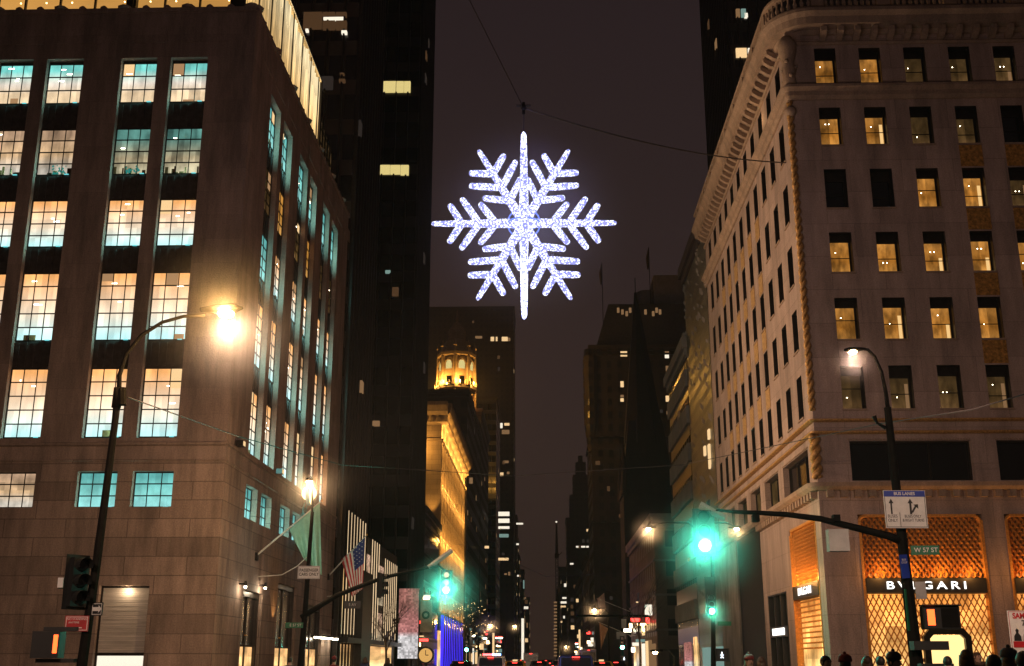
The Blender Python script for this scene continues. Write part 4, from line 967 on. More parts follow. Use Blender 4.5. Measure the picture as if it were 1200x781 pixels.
for k in range(8):
    a = 2 * PI * (k + .5) / 8; d = Vector((math.cos(a), math.sin(a), 0)); c_ = Vector((cx, cy_, 0)) + d * 4.75; q = Vector((-d.y, d.x, 0))
    tg.tube([c_ + q * (1.5 * math.cos(t_)) + Vector((0, 0, 81.9 + 1.5 * math.sin(t_))) for t_ in [PI * i / 8 for i in range(9)]], .22, 5)
    tg.tube([c_ + d * .1 + q * (1.1 * math.cos(t_)) + Vector((0, 0, 79.3 + 1.3 * math.sin(t_))) for t_ in [PI * i / 8 for i in range(9)]], .16, 5)
    c2 = Vector((cx, cy_, 0)) + d * 4.75; tg.tube([c2 + q * (1.4 * math.cos(t_)) + Vector((0, 0, 69.6 + 1.6 * math.sin(t_))) for t_ in [PI * i / 8 for i in range(9)]], .25, 5)
tg.build('lantern', 'amber_stone', lt)
for k in range(8):
    a = 2 * PI * (k + .5) / 8; d = Vector((math.cos(a), math.sin(a), 0)); q = Vector((-d.y, d.x, 0)); c_ = Vector((cx, cy_, 0)) + d * 4.62
    ow = MB(); ow.add([c_ + q * -.9 + Vector((0, 0, 78)), c_ + q * .9 + Vector((0, 0, 78)), c_ + q * .9 + Vector((0, 0, 79.6)), c_ + q * .5 + Vector((0, 0, 80.4)), c_ - q * .5 + Vector((0, 0, 80.4)), c_ - q * .9 + Vector((0, 0, 79.6))], [(0, 1, 2, 3, 4, 5)])
    ow.build('window', 'win_yellow', lt)
for k in range(8):
    a = 2 * PI * (k + .5) / 8; d = Vector((math.cos(a), math.sin(a), 0)); q = Vector((-d.y, d.x, 0)); c_ = Vector((cx, cy_, 0)) + d * 4.65
    dk = MB(); dk.add([c_ + q * -.7 + Vector((0, 0, 73.5)), c_ + q * .7 + Vector((0, 0, 73.5)), c_ + q * .7 + Vector((0, 0, 75.9)), c_ - q * .7 + Vector((0, 0, 75.9))], [(0, 1, 2, 3)])
    dk.build('door', 'black_glass', lt)
for k in range(8):
    a = 2 * PI * k / 8 + .2; lamp((cx + 6.3 * math.cos(a), cy_ + 6.3 * math.sin(a), 74.2), 4000, (1, .48, .08), .2, lt)
for k in range(4): lamp((cx + 4.8 * math.cos(k * 1.57 + .8), cy_ + 4.8 * math.sin(k * 1.57 + .8), 84.2), 260, (1, .3, .08), .2, lt); lamp((cx + 6.4 * math.cos(k * 1.57 + .8), cy_ + 6.4 * math.sin(k * 1.57 + .8), 67.2), 240, (1, .28, .08), .2, lt)

# lit storefront of metal fins
fs_ = thing('fin_storefront', 'glittering storefront of lit vertical metal fins beyond the stone store', 'shopfront', (XL, 93, 0))
FN = Face((XL, 92.6, 0), (0, 1, 0), (1, 0, 0))
MB().fbox(FN, 0, 36, .02, .1, 0, 12.6).build('backing', 'dark_spandrel', fs_)
mb1 = MB(); mb2 = MB()
u = 1.6; k = 0
while u < 35:
    zt = 13.6 if u < 13 else (12.6 if u < 22 else 11.6)
    if not (12.4 < u < 14.4 or 21.5 < u < 23.5):
        MB().fbox(FN, u, u + .28, .2, .32, 3.4, zt).build('fin', 'bronze_frame', fs_)
        MB().fbox(FN, u + .02, u + .26, .325, .36, 3.6 + (u > 12) * (k % 3) * .4, zt - .1).build('fin_light', 'fin_light', fs_)
    u += 1.55; k += 1
for a, b, z0, z1, mm_ in ((1, 6, 3.6, 9.5, 'shop_glow'), (13, 18.5, 7.0, 11.0, 'shop_brocade'), (19.5, 26, 6.8, 10.6, 'shop_brocade'), (13, 19, 3.4, 6.2, 'shop_brocade'), (20, 27, 3.4, 6.0, 'shop_brocade'), (0.5, 33, .3, 2.8, 'shop_glow')):
    MB().fbox(FN, a, b, .11, .16, z0, z1).build('display_window', mm_, fs_)
MB().fbox(FN, 0, 35, .1, 1.0, 2.9, 3.3).build('canopy', 'black_metal', fs_)
MB().fbox(FN, 7, 12.2, .15, .95, .2, 9.0).build('dark_pier', 'black_metal', fs_)
for F_, u0, lb in ((FN, 36, ''),):
    bd_ = thing('billboard', 'bright red and white lit billboard standing out from the shops left of the green light', 'billboard', at(480, 770, 128))
    a = at(468, 690, 128); b = at(490, 772, 128)
    MB().box(a.x, b.x, 128, 128.25, b.z, a.z).build('panel', 'bill_red', bd_)
    MB().box(b.x - .1, b.x, 128.26, 128.5, 0, a.z + .2).build('frame', 'black_metal', bd_); 
bn_ = thing('street_banner', 'pale patterned banner with a dark wreath on a thin pole', 'banner', at(491, 772, 118))
a = at(493, 703, 118); b = at(506, 741, 118)
MB().box(a.x, b.x, 118, 118.04, b.z, a.z).build('cloth', 'banner_cloth', bn_)
MB().tube([(a.x - .12, 118.02, 0), (a.x - .12, 118.02, a.z + 1.0)], .07).build('pole', 'black_metal', bn_)
c0 = at(499, 721, 117.97); mb = MB(); mb.tube([c0 + Vector((math.cos(t) * .3, 0, math.sin(t) * .3)) for t in [2 * PI * i / 16 for i in range(17)]], .12, 6, False); mb.build('wreath', 'wreath_green', bn_)
# post clock
pc = thing('post_clock', 'street clock with a round amber dial on a black post', 'clock', (at(499, 768, 88).x, 88, .15))
c0 = at(499, 768, 88)
MB().tube([(c0.x, 88, .15), (c0.x, 88, c0.z - .5)], [.14, .09]).build('post', 'black_metal', pc)
MB().tube([c0 + Vector((0, .16, 0)), c0 + Vector((0, -.16, 0))], .62, 24).build('clock_case', 'black_metal', pc)
emit('dial_amber', (1, .55, .16), .75)
MB().tube([c0 + Vector((0, -.165, 0)), c0 + Vector((0, -.18, 0))], .5, 24).build('clock_dial', 'dial_amber', pc)
h = MB(); h.box(c0.x - .025, c0.x + .025, 87.79, 87.8, c0.z, c0.z + .36); h.box(c0.x, c0.x + .22, 87.79, 87.8, c0.z - .03, c0.z + .03); h.build('clock_hand', 'black_metal', pc)

# lit pylon edge far down
py_ = thing('light_column', 'tall thin white light column at the far left kerb', 'light column', (at(612, 772, 420).x, 420, 0))
a = at(611, 725, 420); b = at(614, 725, 420); MB().box(a.x, b.x, 420, 420.8, .6, a.z).build('tube', 'win_white', py_); MB().box(a.x - .4, b.x + .4, 419.8, 421, 0, .6).build('base', 'black_metal', py_)
for px, y0_, y1_, Y, lb in ((577, 742, 770, 260, 'short bright light column beside the yellow lamp far down on the left'), (678, 738, 770, 300, 'pale light column far down on the right below the flags')):
    t_ = thing('light_column', lb, 'light column', (at(px, 772, Y).x, Y, 0)); a = at(px, y0_, Y); MB().box(a.x, a.x + .45, Y, Y + .4, .5, a.z).build('tube', 'win_warm', t_)
    MB().box(a.x - .1, a.x + .55, Y - .1, Y + .5, 0, .5).build('base', 'black_metal', t_)
vs_ = thing('vertical_sign', 'tall narrow sign of stacked small lights on a far facade right of the sky gap', 'sign', at(650, 772, 560))
mb = MB()
for i in range(17):
    a = at(649, 705 + i * 3.9, 560); mb.box(a.x, a.x + 1.5, 559.8, 560, a.z - .85, a.z - .1)
mb.build('lights', 'win_dim', vs_); a = at(651, 703, 560); b = at(651, 772, 560); MB().box(a.x + .2, a.x + .9, 560.01, 560.5, 0, a.z).build('mount', 'black_metal', vs_)

# ================================================================== SNOWFLAKE
sc0 = at(614, 262, 43)
SN = thing('hanging_snowflake', 'huge glowing white snowflake of lights hanging over the crossing', 'light decoration', sc0)
RAD = 3.75
def arm_mesh(L):
    """one arm along +x in the x-z plane with three pairs of branches"""
    mb = MB()
    mb.tube([(L * t, 0, 0) for t in (0.02, .2, .42, .6, .8, .965, .99, 1.0)], [.18, .19, .17, .145, .125, .105, .07, .03], 12)
    for st, ln, ang in ((.30, .30, 53), (.48, .36, 56), (.67, .265, 58)):
        for sg in (-1, 1):
            a = R(ang); dx, dz = math.cos(a), sg * math.sin(a)
            mb.tube([(L * (st + dx * ln * t), 0, L * dz * ln * t) for t in (0, .3, .7, .93, .985, 1)], [.13, .145, .14, .12, .08, .03], 10)
    return mb
def plain_arm(L):
    return MB().tube([(L * t, 0, 0) for t in (0.02, .2, .5, .8, .97, 1.0)], [.2, .24, .19, .15, .10, .04], 10)
amb = arm_mesh(RAD); first = amb.build('arm', 'led_net', SN, True); first.matrix_parent_inverse = Matrix()
first.rotation_euler = (0, 0, 0)
sh_ = MB(); sh_.tube([(RAD * t, 0, 0) for t in (0.02, .2, .5, .8, .965, .99, 1.0)], [.17, .18, .17, .15, .12, .08, .03], 12); shaft = sh_.build('shaft', 'led_bright', None, True)
for plane in (0, 1):
    for k in range(6):
        if plane == 0 and k == 0: continue
        a = first.copy(); col.objects.link(a); a.parent = SN
        if plane == 0: a.rotation_euler = (0, -R(60 * k), 0)
        else:
            a.rotation_euler = (Matrix.Rotation(R(90), 3, 'Z') @ Matrix.Rotation(-R(60 * k + 90), 3, 'Y')).to_euler()
            if k in (0, 3): a.scale = (1.08, .9, .9); a.data = shaft.data; a.name = 'shaft'
SN.rotation_euler = (0, 0, math.atan2(-sc0.x, sc0.y))
bpy.data.objects.remove(shaft)
core = MB()
core.ball((0, 0, 0), .3, 16, (1, 1, 1)); cb = core.build('core', 'led_net', SN, True); cb.matrix_parent_inverse = Matrix()
rg = MB()
for ax in range(3):
    pts = []
    for i in range(25):
        t_ = 2 * PI * i / 24; c_, s_ = .66 * math.cos(t_), .66 * math.sin(t_); pts.append([(c_, s_, 0), (c_, 0, s_), (0, c_, s_)][ax])
    rg.tube(pts, .035, 6, False)
r_ = rg.build('ring', 'led_blue', SN); r_.matrix_parent_inverse = Matrix()
MB().tube([(0, 0, RAD * 1.08), (0, 0, RAD * 1.08 + 1.1)], .03, 6).build('hanger', 'cable', SN).matrix_parent_inverse = Matrix()
node = sc0 + Vector((0, 0, RAD * 1.08 + 1.1))
def wire(name, label, pts, r=.02, m='cable', sag=0, n=14):
    P = [Vector(p) for p in pts]
    if len(P) == 2 and sag:
        a, b = P; P = [a.lerp(b, i / n) - Vector((0, 0, sag * 4 * (i / n) * (1 - i / n))) for i in range(n + 1)]
    return tag(MB().tube(P, r, 5).build(name, m), label, 'cable')
wire('support_cable', 'dark steel cable running from the snowflake to the right hand building', [node, Vector((XR - .02, YC + 1.0, 30.5)) if 0 else atx(921, 191, XR) ], .035, sag=.5)
wire('support_cable', 'dark steel cable running up and left from the snowflake out of the picture', [node, Vector((-30, 20, node.z + 28)) if 0 else at(520, -60, 50)], .022)
jn = MB(); jn.ball(node, .13, 8); jn.tube([node + Vector((0, 0, .25)), node - Vector((0, 0, .3))], .07, 6); jn.tube([node + Vector((-.3, 0, .1)), node + Vector((.3, 0, .1))], .05, 6)
tag(jn.build('cable_clamp', 'black_metal'), 'small steel clamp where the cables above the snowflake meet', 'clamp')
wire('overhead_cable', 'thin pale cable sagging across the whole avenue between the two near lamp posts',
     [at(150, 466, 25), at(280, 512, 38), at(400, 545, 50), at(600, 558, 58), at(800, 545, 57), at(920, 520, 50), at(1030, 497, 38), at(1140, 480, 30), at(1215, 458, 27)], .018)
wire('overhead_cable', 'very thin cable crossing the avenue far off at window height', [at(470, 688 - 55, 150), at(560, 640, 200), at(640, 676, 210), at(720, 672, 200)], .03)

# ================================================================== STREET LAMPS, SIGNALS, SIGNS
def light_head(T_, p, d, power, c=(1, .62, .3), glow='lamp_glow', size=1.0, spot=None):
    """cobra head: housing with the lens below"""
    d = Vector(d).normalized()
    h_ = MB(); h_.tube([p - d * .35 * size, p - d * .1 * size, p + d * .25 * size, p + d * .42 * size], [.07 * size, .14 * size, .16 * size, .05], 10, flat=.55)
    hh = h_.build('lamp_head', 'pole_paint', T_, True)
    MB().ball(p + d * .12 * size + Vector((0, 0, -.09 * size)), .15 * size, 12, (1, 1, .6)).build('lens', glow, hh, True)
    lamp(p + d * .12 * size + Vector((0, 0, -.30 * size)), power, c, .1, T_, spot)
def signal_head(T_, c, face=(0, -1, 0), lit=None, n=3, name='signal_head', s=1.0, power=0):
    """three-lamp head with visors, facing the camera side unless turned"""
    f = Vector(face).normalized(); q = Vector((-f.y, f.x, 0))
    b_ = MB(); b_.mi = []
    def bx_(cu, cd, cz, hu, hd_, hz):
        P = [c + q * (cu + a * hu) + f * (cd + b * hd_) + Vector((0, 0, cz + e_ * hz)) for e_ in (-1, 1) for a, b in ((-1, 1), (1, 1), (1, -1), (-1, -1))]
        b_.hexa(P)
    bx_(0, 0, 0, .18 * s, .1 * s, .17 * n * s)
    bx_(0, -.1 * s, 0, .26 * s, .008, .19 * n * s)
    for k in range(n):
        z = (n - 1) / 2 * .34 * s - k * .34 * s; cc_ = c + Vector((0, 0, z))
        pts = []
        for j in range(2):
            pts.append([cc_ + f * (.1 * s + j * .2 * s) + q * (.155 * s * math.cos(t_)) + Vector((0, 0, .155 * s * math.sin(t_))) for t_ in [PI * (-.12 + 1.24 * i / 10) for i in range(11)]])
        b_.add(pts[0] + pts[1], [(i, i + 1, 12 + i, 11 + i) for i in range(10)])
    hd2 = b_.build(name, 'sign_black', T_)
    for k in range(n):
        z = (n - 1) / 2 * .34 * s - k * .34 * s; cc_ = c + Vector((0, 0, z)) + f * .105 * s
        mm_ = 'black_glass'
        if lit is not None and k == lit[0]: mm_ = lit[1]
        MB().tube([cc_ - f * .02, cc_ + f * .02], [.15 * s, .12 * s], 16).build('lens', mm_, hd2)
    if power: lamp(c + f * .35 + Vector((0, 0, -(n - 1) / 2 * .34 * s)), power, (.08, 1, .66), .12, T_, (178, .15, tuple(f)) if s == 1.0 else None)
    return hd2
def ped_signal(T_, c, ang, mm_, sz=.22):
    M = Matrix.Translation(c) @ Matrix.Rotation(ang, 4, 'Z')
    b_ = MB(); b_.box(-sz, sz, -.12, .12, -sz * .95, sz * .95); b_.box(-sz - .02, sz + .02, -.34, -.12, sz * .95, sz * 1.02); b_.box(-sz - .02, -sz, -.34, -.12, -sz, sz * .95); b_.box(sz, sz + .02, -.34, -.12, -sz, sz * .95)
    b_.v = [tuple(M @ Vector(v)) for v in b_.v]; h_ = b_.build('walk_signal', 'sign_black', T_)
    g = MB()
    if mm_ == 'signal_red':       # raised hand
        g.box(-.09, .07, -.135, -.125, -.14, .02)
        for i in range(4): g.box(-.09 + i * .042, -.06 + i * .042, -.135, -.125, .021, .13 + .02 * (i in (1, 2)))
        g.add([(.075, -.13, -.08), (.13, -.13, .02), (.11, -.13, .05), (.075, -.13, 0)], [(0, 1, 2, 3)])
    else:                          # walking figure
        g.ball((0, -.14, .13), .035, 8, (1, .3, 1)); g.tube([(0, -.14, .08), (-.01, -.14, -.03)], .035, 6)
        g.tube([(-.01, -.14, -.03), (.07, -.14, -.15)], .022, 6); g.tube([(-.01, -.14, -.03), (-.07, -.14, -.15)], .022, 6); g.tube([(0, -.14, .06), (.08, -.14, -.01)], .018, 6); g.tube([(0, -.14, .06), (-.08, -.14, -.01)], .018, 6)
    g.v = [tuple(M @ Vector(v)) for v in g.v]; g.build('symbol', mm_, h_)
    return h_
def sign_plate(T_, name, c, w_, h_, m, rz=0, border=None, tilt=0):
    M = Matrix.Translation(c) @ Matrix.Rotation(rz, 4, 'Z') @ Matrix.Rotation(tilt, 4, 'Y')
    b_ = MB(); b_.box(-w_ / 2, w_ / 2, -.01, .01, -h_ / 2, h_ / 2); b_.v = [tuple(M @ Vector(v)) for v in b_.v]
    o = b_.build(name, m, T_)
    if border:
        g = MB(); e_ = .012; q = .02
        for x0, x1, z0, z1 in ((-w_ / 2 + q, w_ / 2 - q, h_ / 2 - q - e_, h_ / 2 - q), (-w_ / 2 + q, w_ / 2 - q, -h_ / 2 + q, -h_ / 2 + q + e_), (-w_ / 2 + q, -w_ / 2 + q + e_, -h_ / 2 + q + e_, h_ / 2 - q - e_), (w_ / 2 - q - e_, w_ / 2 - q, -h_ / 2 + q + e_, h_ / 2 - q - e_)):
            g.box(x0, x1, -.014, -.0102, z0, z1)
        g.v = [tuple(M @ Vector(v)) for v in g.v]; g.build('border', border, o)
    return o, M
def on_sign(o, M, txt, sz, m, x, z, xs=1, bold=0, align='CENTER'):
    """text lying on a sign plate"""
    c = bpy.data.curves.new('txt', 'FONT'); c.body = txt; c.size = sz; c.extrude = .002; c.align_x = align; c.align_y = 'CENTER'; c.offset = bold; c.space_line = .95
    t = bpy.data.objects.new('txt', c); col.objects.link(t); dg = bpy.context.evaluated_depsgraph_get()
    me = bpy.data.meshes.new_from_object(t.evaluated_get(dg)); bpy.data.objects.remove(t)
    me.transform(M @ Matrix.Translation((x, -.0135, z)) @ Matrix.Rotation(PI / 2, 4, 'X') @ Matrix.Diagonal((xs, 1, 1, 1)))
    me.materials.clear(); me.materials.append(MT[m]); me.name = 'lettering'; q = bpy.data.objects.new('lettering', me); col.objects.link(q); q.parent = o
    return q
def flat(o, M, pts, m, name='arrow'):
    g = MB(); g.add([(x, -.0125, z) for x, z in pts] + [(x, -.0165, z) for x, z in pts], [tuple(range(len(pts))), tuple(range(2 * len(pts) - 1, len(pts) - 1, -1))] + [(i, (i + 1) % len(pts), len(pts) + (i + 1) % len(pts), len(pts) + i) for i in range(len(pts))])
    g.v = [tuple(M @ Vector(v)) for v in g.v]; return g.build(name, m, o)
def octa_pole(T_, x, y, h_, r0=.13, r1=.07, lean=0.0):
    b_ = MB(); b_.lathe([(r0 * 2.0, 0), (r0 * 2.0, .25), (r0 * 1.5, .45), (r0 * 1.45, .9), (r0, 1.1)], (x, y, .15), 8); b_.build('base', 'pole_paint', T_)
    return MB().tube([(x, y, 1.2), (x + lean * .5, y, h_ * .5), (x + lean, y, h_)], [r0, (r0 + r1) / 2, r1], 8).build('pole', 'pole_paint', T_)

# --- left near lamp post
YL = 24.6
pb = at(95, 781, YL); ptop = at(139, 462, YL); hd_ = at(262, 372, YL - 0) + Vector((0, 0, .1))
LP = thing('lamp_post', 'leaning lamp post at the left with a blazing lamp and a dark traffic signal', 'lamp post', (pb.x, YL, .15))
octa_pole(LP, pb.x, YL, ptop.z, .12, .075, ptop.x - pb.x)
arm = MB(); cps = [at(139, 470, YL), at(140, 440, YL), at(148, 415, YL), at(166, 393, YL), at(190, 378, YL), at(215, 371, YL), at(240, 370, YL)]
arm.tube(cps, [.06, .055, .05, .045, .042, .04, .038], 8); arm.tube([at(136, 478, YL), at(139, 455, YL)], .11, 8); arm.build('arm', 'pole_paint', LP, True)
MB().tube([at(143, 455, YL), at(143, 475, YL)], .1, 8).build('photocell', 'pole_paint', LP)
light_head(LP, hd_ + Vector((-.1, 0, .1)), (1, 0, .04), 7200, (1, .62, .38), size=1.25, spot=(158, .9, (.1, 1, -.30)))
lamp(hd_ + Vector((.08, -.25, .04)), 1150, (1, .55, .18), .1, LP)
c_ = at(97, 683, YL) + Vector((0, -.25, 0)); signal_head(LP, c_, (.75, -.65, 0), None, 3)
MB().tube([c_ + Vector((0, 0, .4)), (at(108, 662, YL))], .03).build('bracket', 'pole_paint', LP)
o_, M_ = sign_plate(LP, 'street_sign', at(77, 684, YL + .2), .30, .22, 'sign_green'); on_sign(o_, M_, '5', .17, 'sign_white', .07, 0)
o_, M_ = sign_plate(LP, 'sign_panel', at(71, 683, YL + .15), .12, .21, 'sign_white')
MB().tube([at(71, 684, YL + .3), at(106, 684, YL + .3)], .02).build('bracket', 'pole_paint', LP)
o_, M_ = sign_plate(LP, 'one_way_sign', at(114, 714, YL - .15), .28, .27, 'sign_black', R(-18), 'sign_white')
flat(o_, M_, [(-.11, -.04), (.04, -.04), (.04, -.08), (.12, 0), (.04, .08), (.04, .04), (-.11, .04)], 'sign_white')
o_, M_ = sign_plate(LP, 'parking_sign', at(90, 731, YL - .18), .50, .32, 'sign_red', 0, 'sign_white')
on_sign(o_, M_, 'NO STANDING', .062, 'sign_white', 0, .09); on_sign(o_, M_, 'ANYTIME', .055, 'sign_white', -.06, .02); flat(o_, M_, [(-.16, -.075), (.12, -.075), (.12, -.095), (-.16, -.095)], 'sign_white', 'arrow')
w1 = at(67, 756, YL); h_ = MB(); h_.box(w1.x - .36, w1.x + .22, YL - .45, YL - .12, w1.z - .27, w1.z + .27); h_.box(w1.x - .2, w1.x + .5, YL - .3, YL - .1, w1.z + .28, w1.z + .36); h_.box(w1.x - .3, w1.x + .5, YL - .3, YL - .1, w1.z - .36, w1.z - .28)
hh = h_.build('walk_signal', 'sign_black', LP); MB().box(w1.x + .1, w1.x + .19, YL - .458, YL - .452, w1.z - .17, w1.z + .2).build('symbol', 'signal_red', hh)

# --- right near lamp post with the long mast arm
YR = 28.0
pb = at(1075, 781, YR); ptop = at(1040, 478, YR); hd_ = at(1001, 415, YR)
RP = thing('lamp_post', 'lamp post at the right carrying the long signal arm and the bus lane sign', 'lamp post', (pb.x, YR, .15))
octa_pole(RP, pb.x, YR, ptop.z, .17, .09, ptop.x - pb.x)
cps = [at(1042, 490, YR), at(1038, 460, YR), at(1033, 436, YR), at(1025, 418, YR), at(1017, 410, YR), at(1010, 409, YR), at(1005, 411, YR)]
MB().tube(cps, [.06, .05, .045, .04, .04, .035, .035], 8).build('arm', 'pole_paint', RP, True)
light_head(RP, hd_ + Vector((.05, 0, .12)), (-1, 0, -.05), 2600, (1, .64, .48), size=.7, spot=(150, .8, (.25, 1, -.15)))
MB().tube([at(1038, 502, YR), at(1028, 496, YR), at(1024, 488, YR)], [.05, .03, .06], 6).build('camera_bracket', 'black_metal', RP)
ma = [at(1062, 636, YR), at(1040, 628, YR), at(1000, 618, YR), at(960, 608, YR), at(920, 603, YR), at(885, 601, YR), at(858, 600, YR)]
MB().tube(ma, [.11, .095, .085, .075, .065, .055, .045], 8).build('mast_arm', 'pole_paint', RP, True)
for px in (885, 979): MB().box(at(px, 604, YR).x - .08, at(px, 604, YR).x + .08, YR - .15, YR + .1, at(px, 612, YR).z, at(px, 604, YR).z).build('clamp', 'pole_paint', RP)
c_ = at(826, 641, YR) + Vector((0, 0, .36)); 
signal_head(RP, c_, (-.1, -1, 0), (2, 'signal_green'), 3, power=1200)
MB().tube([at(858, 600, YR), at(842, 598, YR), at(827, 604, YR), c_ + Vector((0, 0, .5))], .035, 8).build('hanger', 'pole_paint', RP)
fx = MB(); fx.tube([at(820, 592, YR), at(850, 608, YR)], [.10, .08], 4); fx.build('camera_housing', 'sign_grey', RP)
fb = MB(); a = at(981, 634, YR); fb.box(a.x - .24, a.x + .24, YR - .2, YR + .1, a.z - .26, a.z + .26); o_ = fb.build('sign_box', 'sign_grey', RP)
o_, M_ = sign_plate(RP, 'bus_lane_sign', at(1061, 597, YR - .3), 1.02, .90, 'sign_white', R(3), 'sign_black')
flat(o_, M_, [(-.5, .30), (.5, .30), (.5, .44), (-.5, .44)], 'sign_blue', 'header')
q_ = on_sign(o_, M_, 'BUS LANES', .105, 'sign_white', 0, .37, bold=.002); q_.location = (0, -.006, 0)
flat(o_, M_, [(-.36, -.12), (-.32, -.12), (-.32, .14), (-.28, .14), (-.34, .25), (-.40, .14), (-.36, .14)], 'sign_black')
flat(o_, M_, [(.10, -.12), (.15, -.12), (.15, .14), (.19, .14), (.125, .25), (.06, .14), (.10, .14)], 'sign_black')
flat(o_, M_, [(.152, -.04), (.23, .08), (.20, .11), (.31, .12), (.31, .01), (.265, .05), (.18, -.08), (.152, -.09)], 'sign_black')
flat(o_, M_, [(-.155, -.42), (-.143, -.42), (-.143, -.08), (-.155, -.08)], 'sign_black', 'rule')
on_sign(o_, M_, 'BUSES\nONLY', .105, 'sign_black', -.33, -.22, .85); on_sign(o_, M_, 'BUSES ONLY\n& RIGHT TURNS', .10, 'sign_black', .165, -.22, .72)
o_, M_ = sign_plate(RP, 'street_sign', at(1084, 645, YR - .2), .66, .22, 'sign_green', R(-4)); on_sign(o_, M_, 'W 57 ST', .15, 'sign_white', 0.02, 0, bold=.002)
o_, M_ = sign_plate(RP, 'parking_sign', at(1060, 664, YR - .25), .22, .55, 'sign_blue', R(20), tilt=R(-4)); on_sign(o_, M_, 'BUS\nSTOP', .07, 'sign_white', 0, .12)
o_, M_ = sign_plate(RP, 'sign_panel', at(1079, 692, YR - .2), .25, .40, 'sign_grey')
o_, M_ = sign_plate(RP, 'side_sign', at(1063, 715, YR - .3), .12, .95, 'sign_green', R(55))
w1 = at(1096, 725, YR); h_ = MB(); h_.box(w1.x - .42, w1.x + .42, YR - .5, YR - .2, w1.z - .26, w1.z + .26); h_.box(w1.x - .44, w1.x + .44, YR - .6, YR - .2, w1.z + .262, w1.z + .3)
hh = h_.build('walk_signal', 'sign_black', RP, bevel=.03); MB().box(w1.x - .34, w1.x - .17, YR - .508, YR - .502, w1.z - .17, w1.z + .19).build('symbol', 'signal_red', hh); MB().box(w1.x - .02, w1.x + .38, YR - .512, YR - .503, w1.z - .22, w1.z + .22).build('door', 'pole_paint', hh)
h_ = MB(); a = at(1092, 757, YR); h_.box(a.x - .55, a.x + .25, YR - .45, YR - .1, a.z - .1, a.z + .1); h_.box(a.x - .45, a.x + .3, YR - .5, YR - .2, a.z - .7, a.z - .4); h_.build('control_box', 'sign_black', RP)

# --- post at the far left corner with arm over the avenue
YM = 52.8
pb = at(352, 781, YM); ptop = at(366, 600, YM)
MP = thing('lamp_post', 'lamp post below the teal flag with the passenger cars only sign', 'lamp post', (pb.x, YM, .15))
octa_pole(MP, pb.x, YM, ptop.z, .15, .08, ptop.x - pb.x)
MB().tube([ptop - Vector((0, 0, .3)), at(366, 585, YM), at(365, 572, YM)], [.06, .05, .04], 8).build('arm', 'pole_paint', MP)
light_head(MP, at(363, 567, YM) + Vector((0, 0, .15)), (0, -1, .03), 1500, size=1.0)
ma = [at(353, 724, YM), at(372, 712, YM), at(395, 698, YM), at(420, 688, YM), at(450, 677, YM), at(480, 670, YM), at(502, 665, YM), at(512, 658, YM)]
MB().tube(ma, [.13, .12, .11, .10, .085, .075, .065, .06], 8).build('mast_arm', 'pole_paint', MP, True)
fx = MB(); fx.tube([at(502, 665, YM), at(530, 645, YM)], [.10, .12], 4); fx.build('camera_housing', 'sign_grey', MP)
signal_head(MP, at(523, 692, YM) + Vector((0, 0, .34)), (0, -1, 0), (2, 'signal_green'), 3, power=1500)
MB().tube([at(502, 665, YM), at(515, 664, YM), at(523, 670, YM)], .05, 6).build('hanger', 'pole_paint', MP)
signal_head(MP, at(447, 686, YM), (1, -.2, 0), None, 3)
o_, M_ = sign_plate(MP, 'lane_sign', at(362, 671, YM - .3), 1.02, .58, 'sign_white', 0, 'sign_black'); on_sign(o_, M_, 'PASSENGER\nCARS ONLY', .19, 'sign_black', 0, 0, .88, bold=.004)
o_, M_ = sign_plate(MP, 'street_sign', at(345, 733, YM - .2), .8, .24, 'sign_green'); on_sign(o_, M_, 'E 57 ST', .17, 'sign_white', .05, 0)
o_, M_ = sign_plate(MP, 'street_sign', at(413, 709, YM - .1), .75, .34, 'sign_black'); on_sign(o_, M_, '5 AV', .17, 'sign_grey', .0, 0)

# --- far right corner post with twin lamps
YF = 61.5
pb = at(836, 781, YF)
FP = thing('lamp_post', 'twin lamp post with a green signal half way up across the crossing on the right', 'lamp post', (pb.x, YF, .15))
octa_pole(FP, pb.x, YF, 8.2, .14, .08, at(834, 620, YF).x - pb.x)
for px in (762, 861):
    h0 = at(px, 621, YF); top = Vector((pb.x - .1, YF, 8.1))
    MB().tube([top - Vector((0, 0, .2)), top.lerp(h0, .3) + Vector((0, 0, .5)), top.lerp(h0, .7) + Vector((0, 0, .42)), h0 + Vector((0, 0, .2))], [.06, .05, .045, .04], 8).build('arm', 'pole_paint', FP, True)
    light_head(FP, h0 + Vector((0, 0, .12)), (-1 if px < 800 else 1, 0, 0), 240 if px < 800 else 120, glow='lamp_glow', size=.9)
signal_head(FP, at(833, 717, YF) + Vector((0, -.3, .34)), (0, -1, 0), (2, 'signal_green'), 3, power=500)
o_, M_ = sign_plate(FP, 'street_sign', at(849, 731, YF - .1), .7, .22, 'sign_green')
ped_signal(FP, at(845, 768, YF) + Vector((0, -.2, 0)), 0, 'walk_white', .32)
MB().box(at(826, 690, YF).x, at(838, 690, YF).x, YF - .1, YF + .2, at(826, 690, YF).z - .5, at(826, 690, YF).z + .6).build('control_box', 'sign_black', FP)

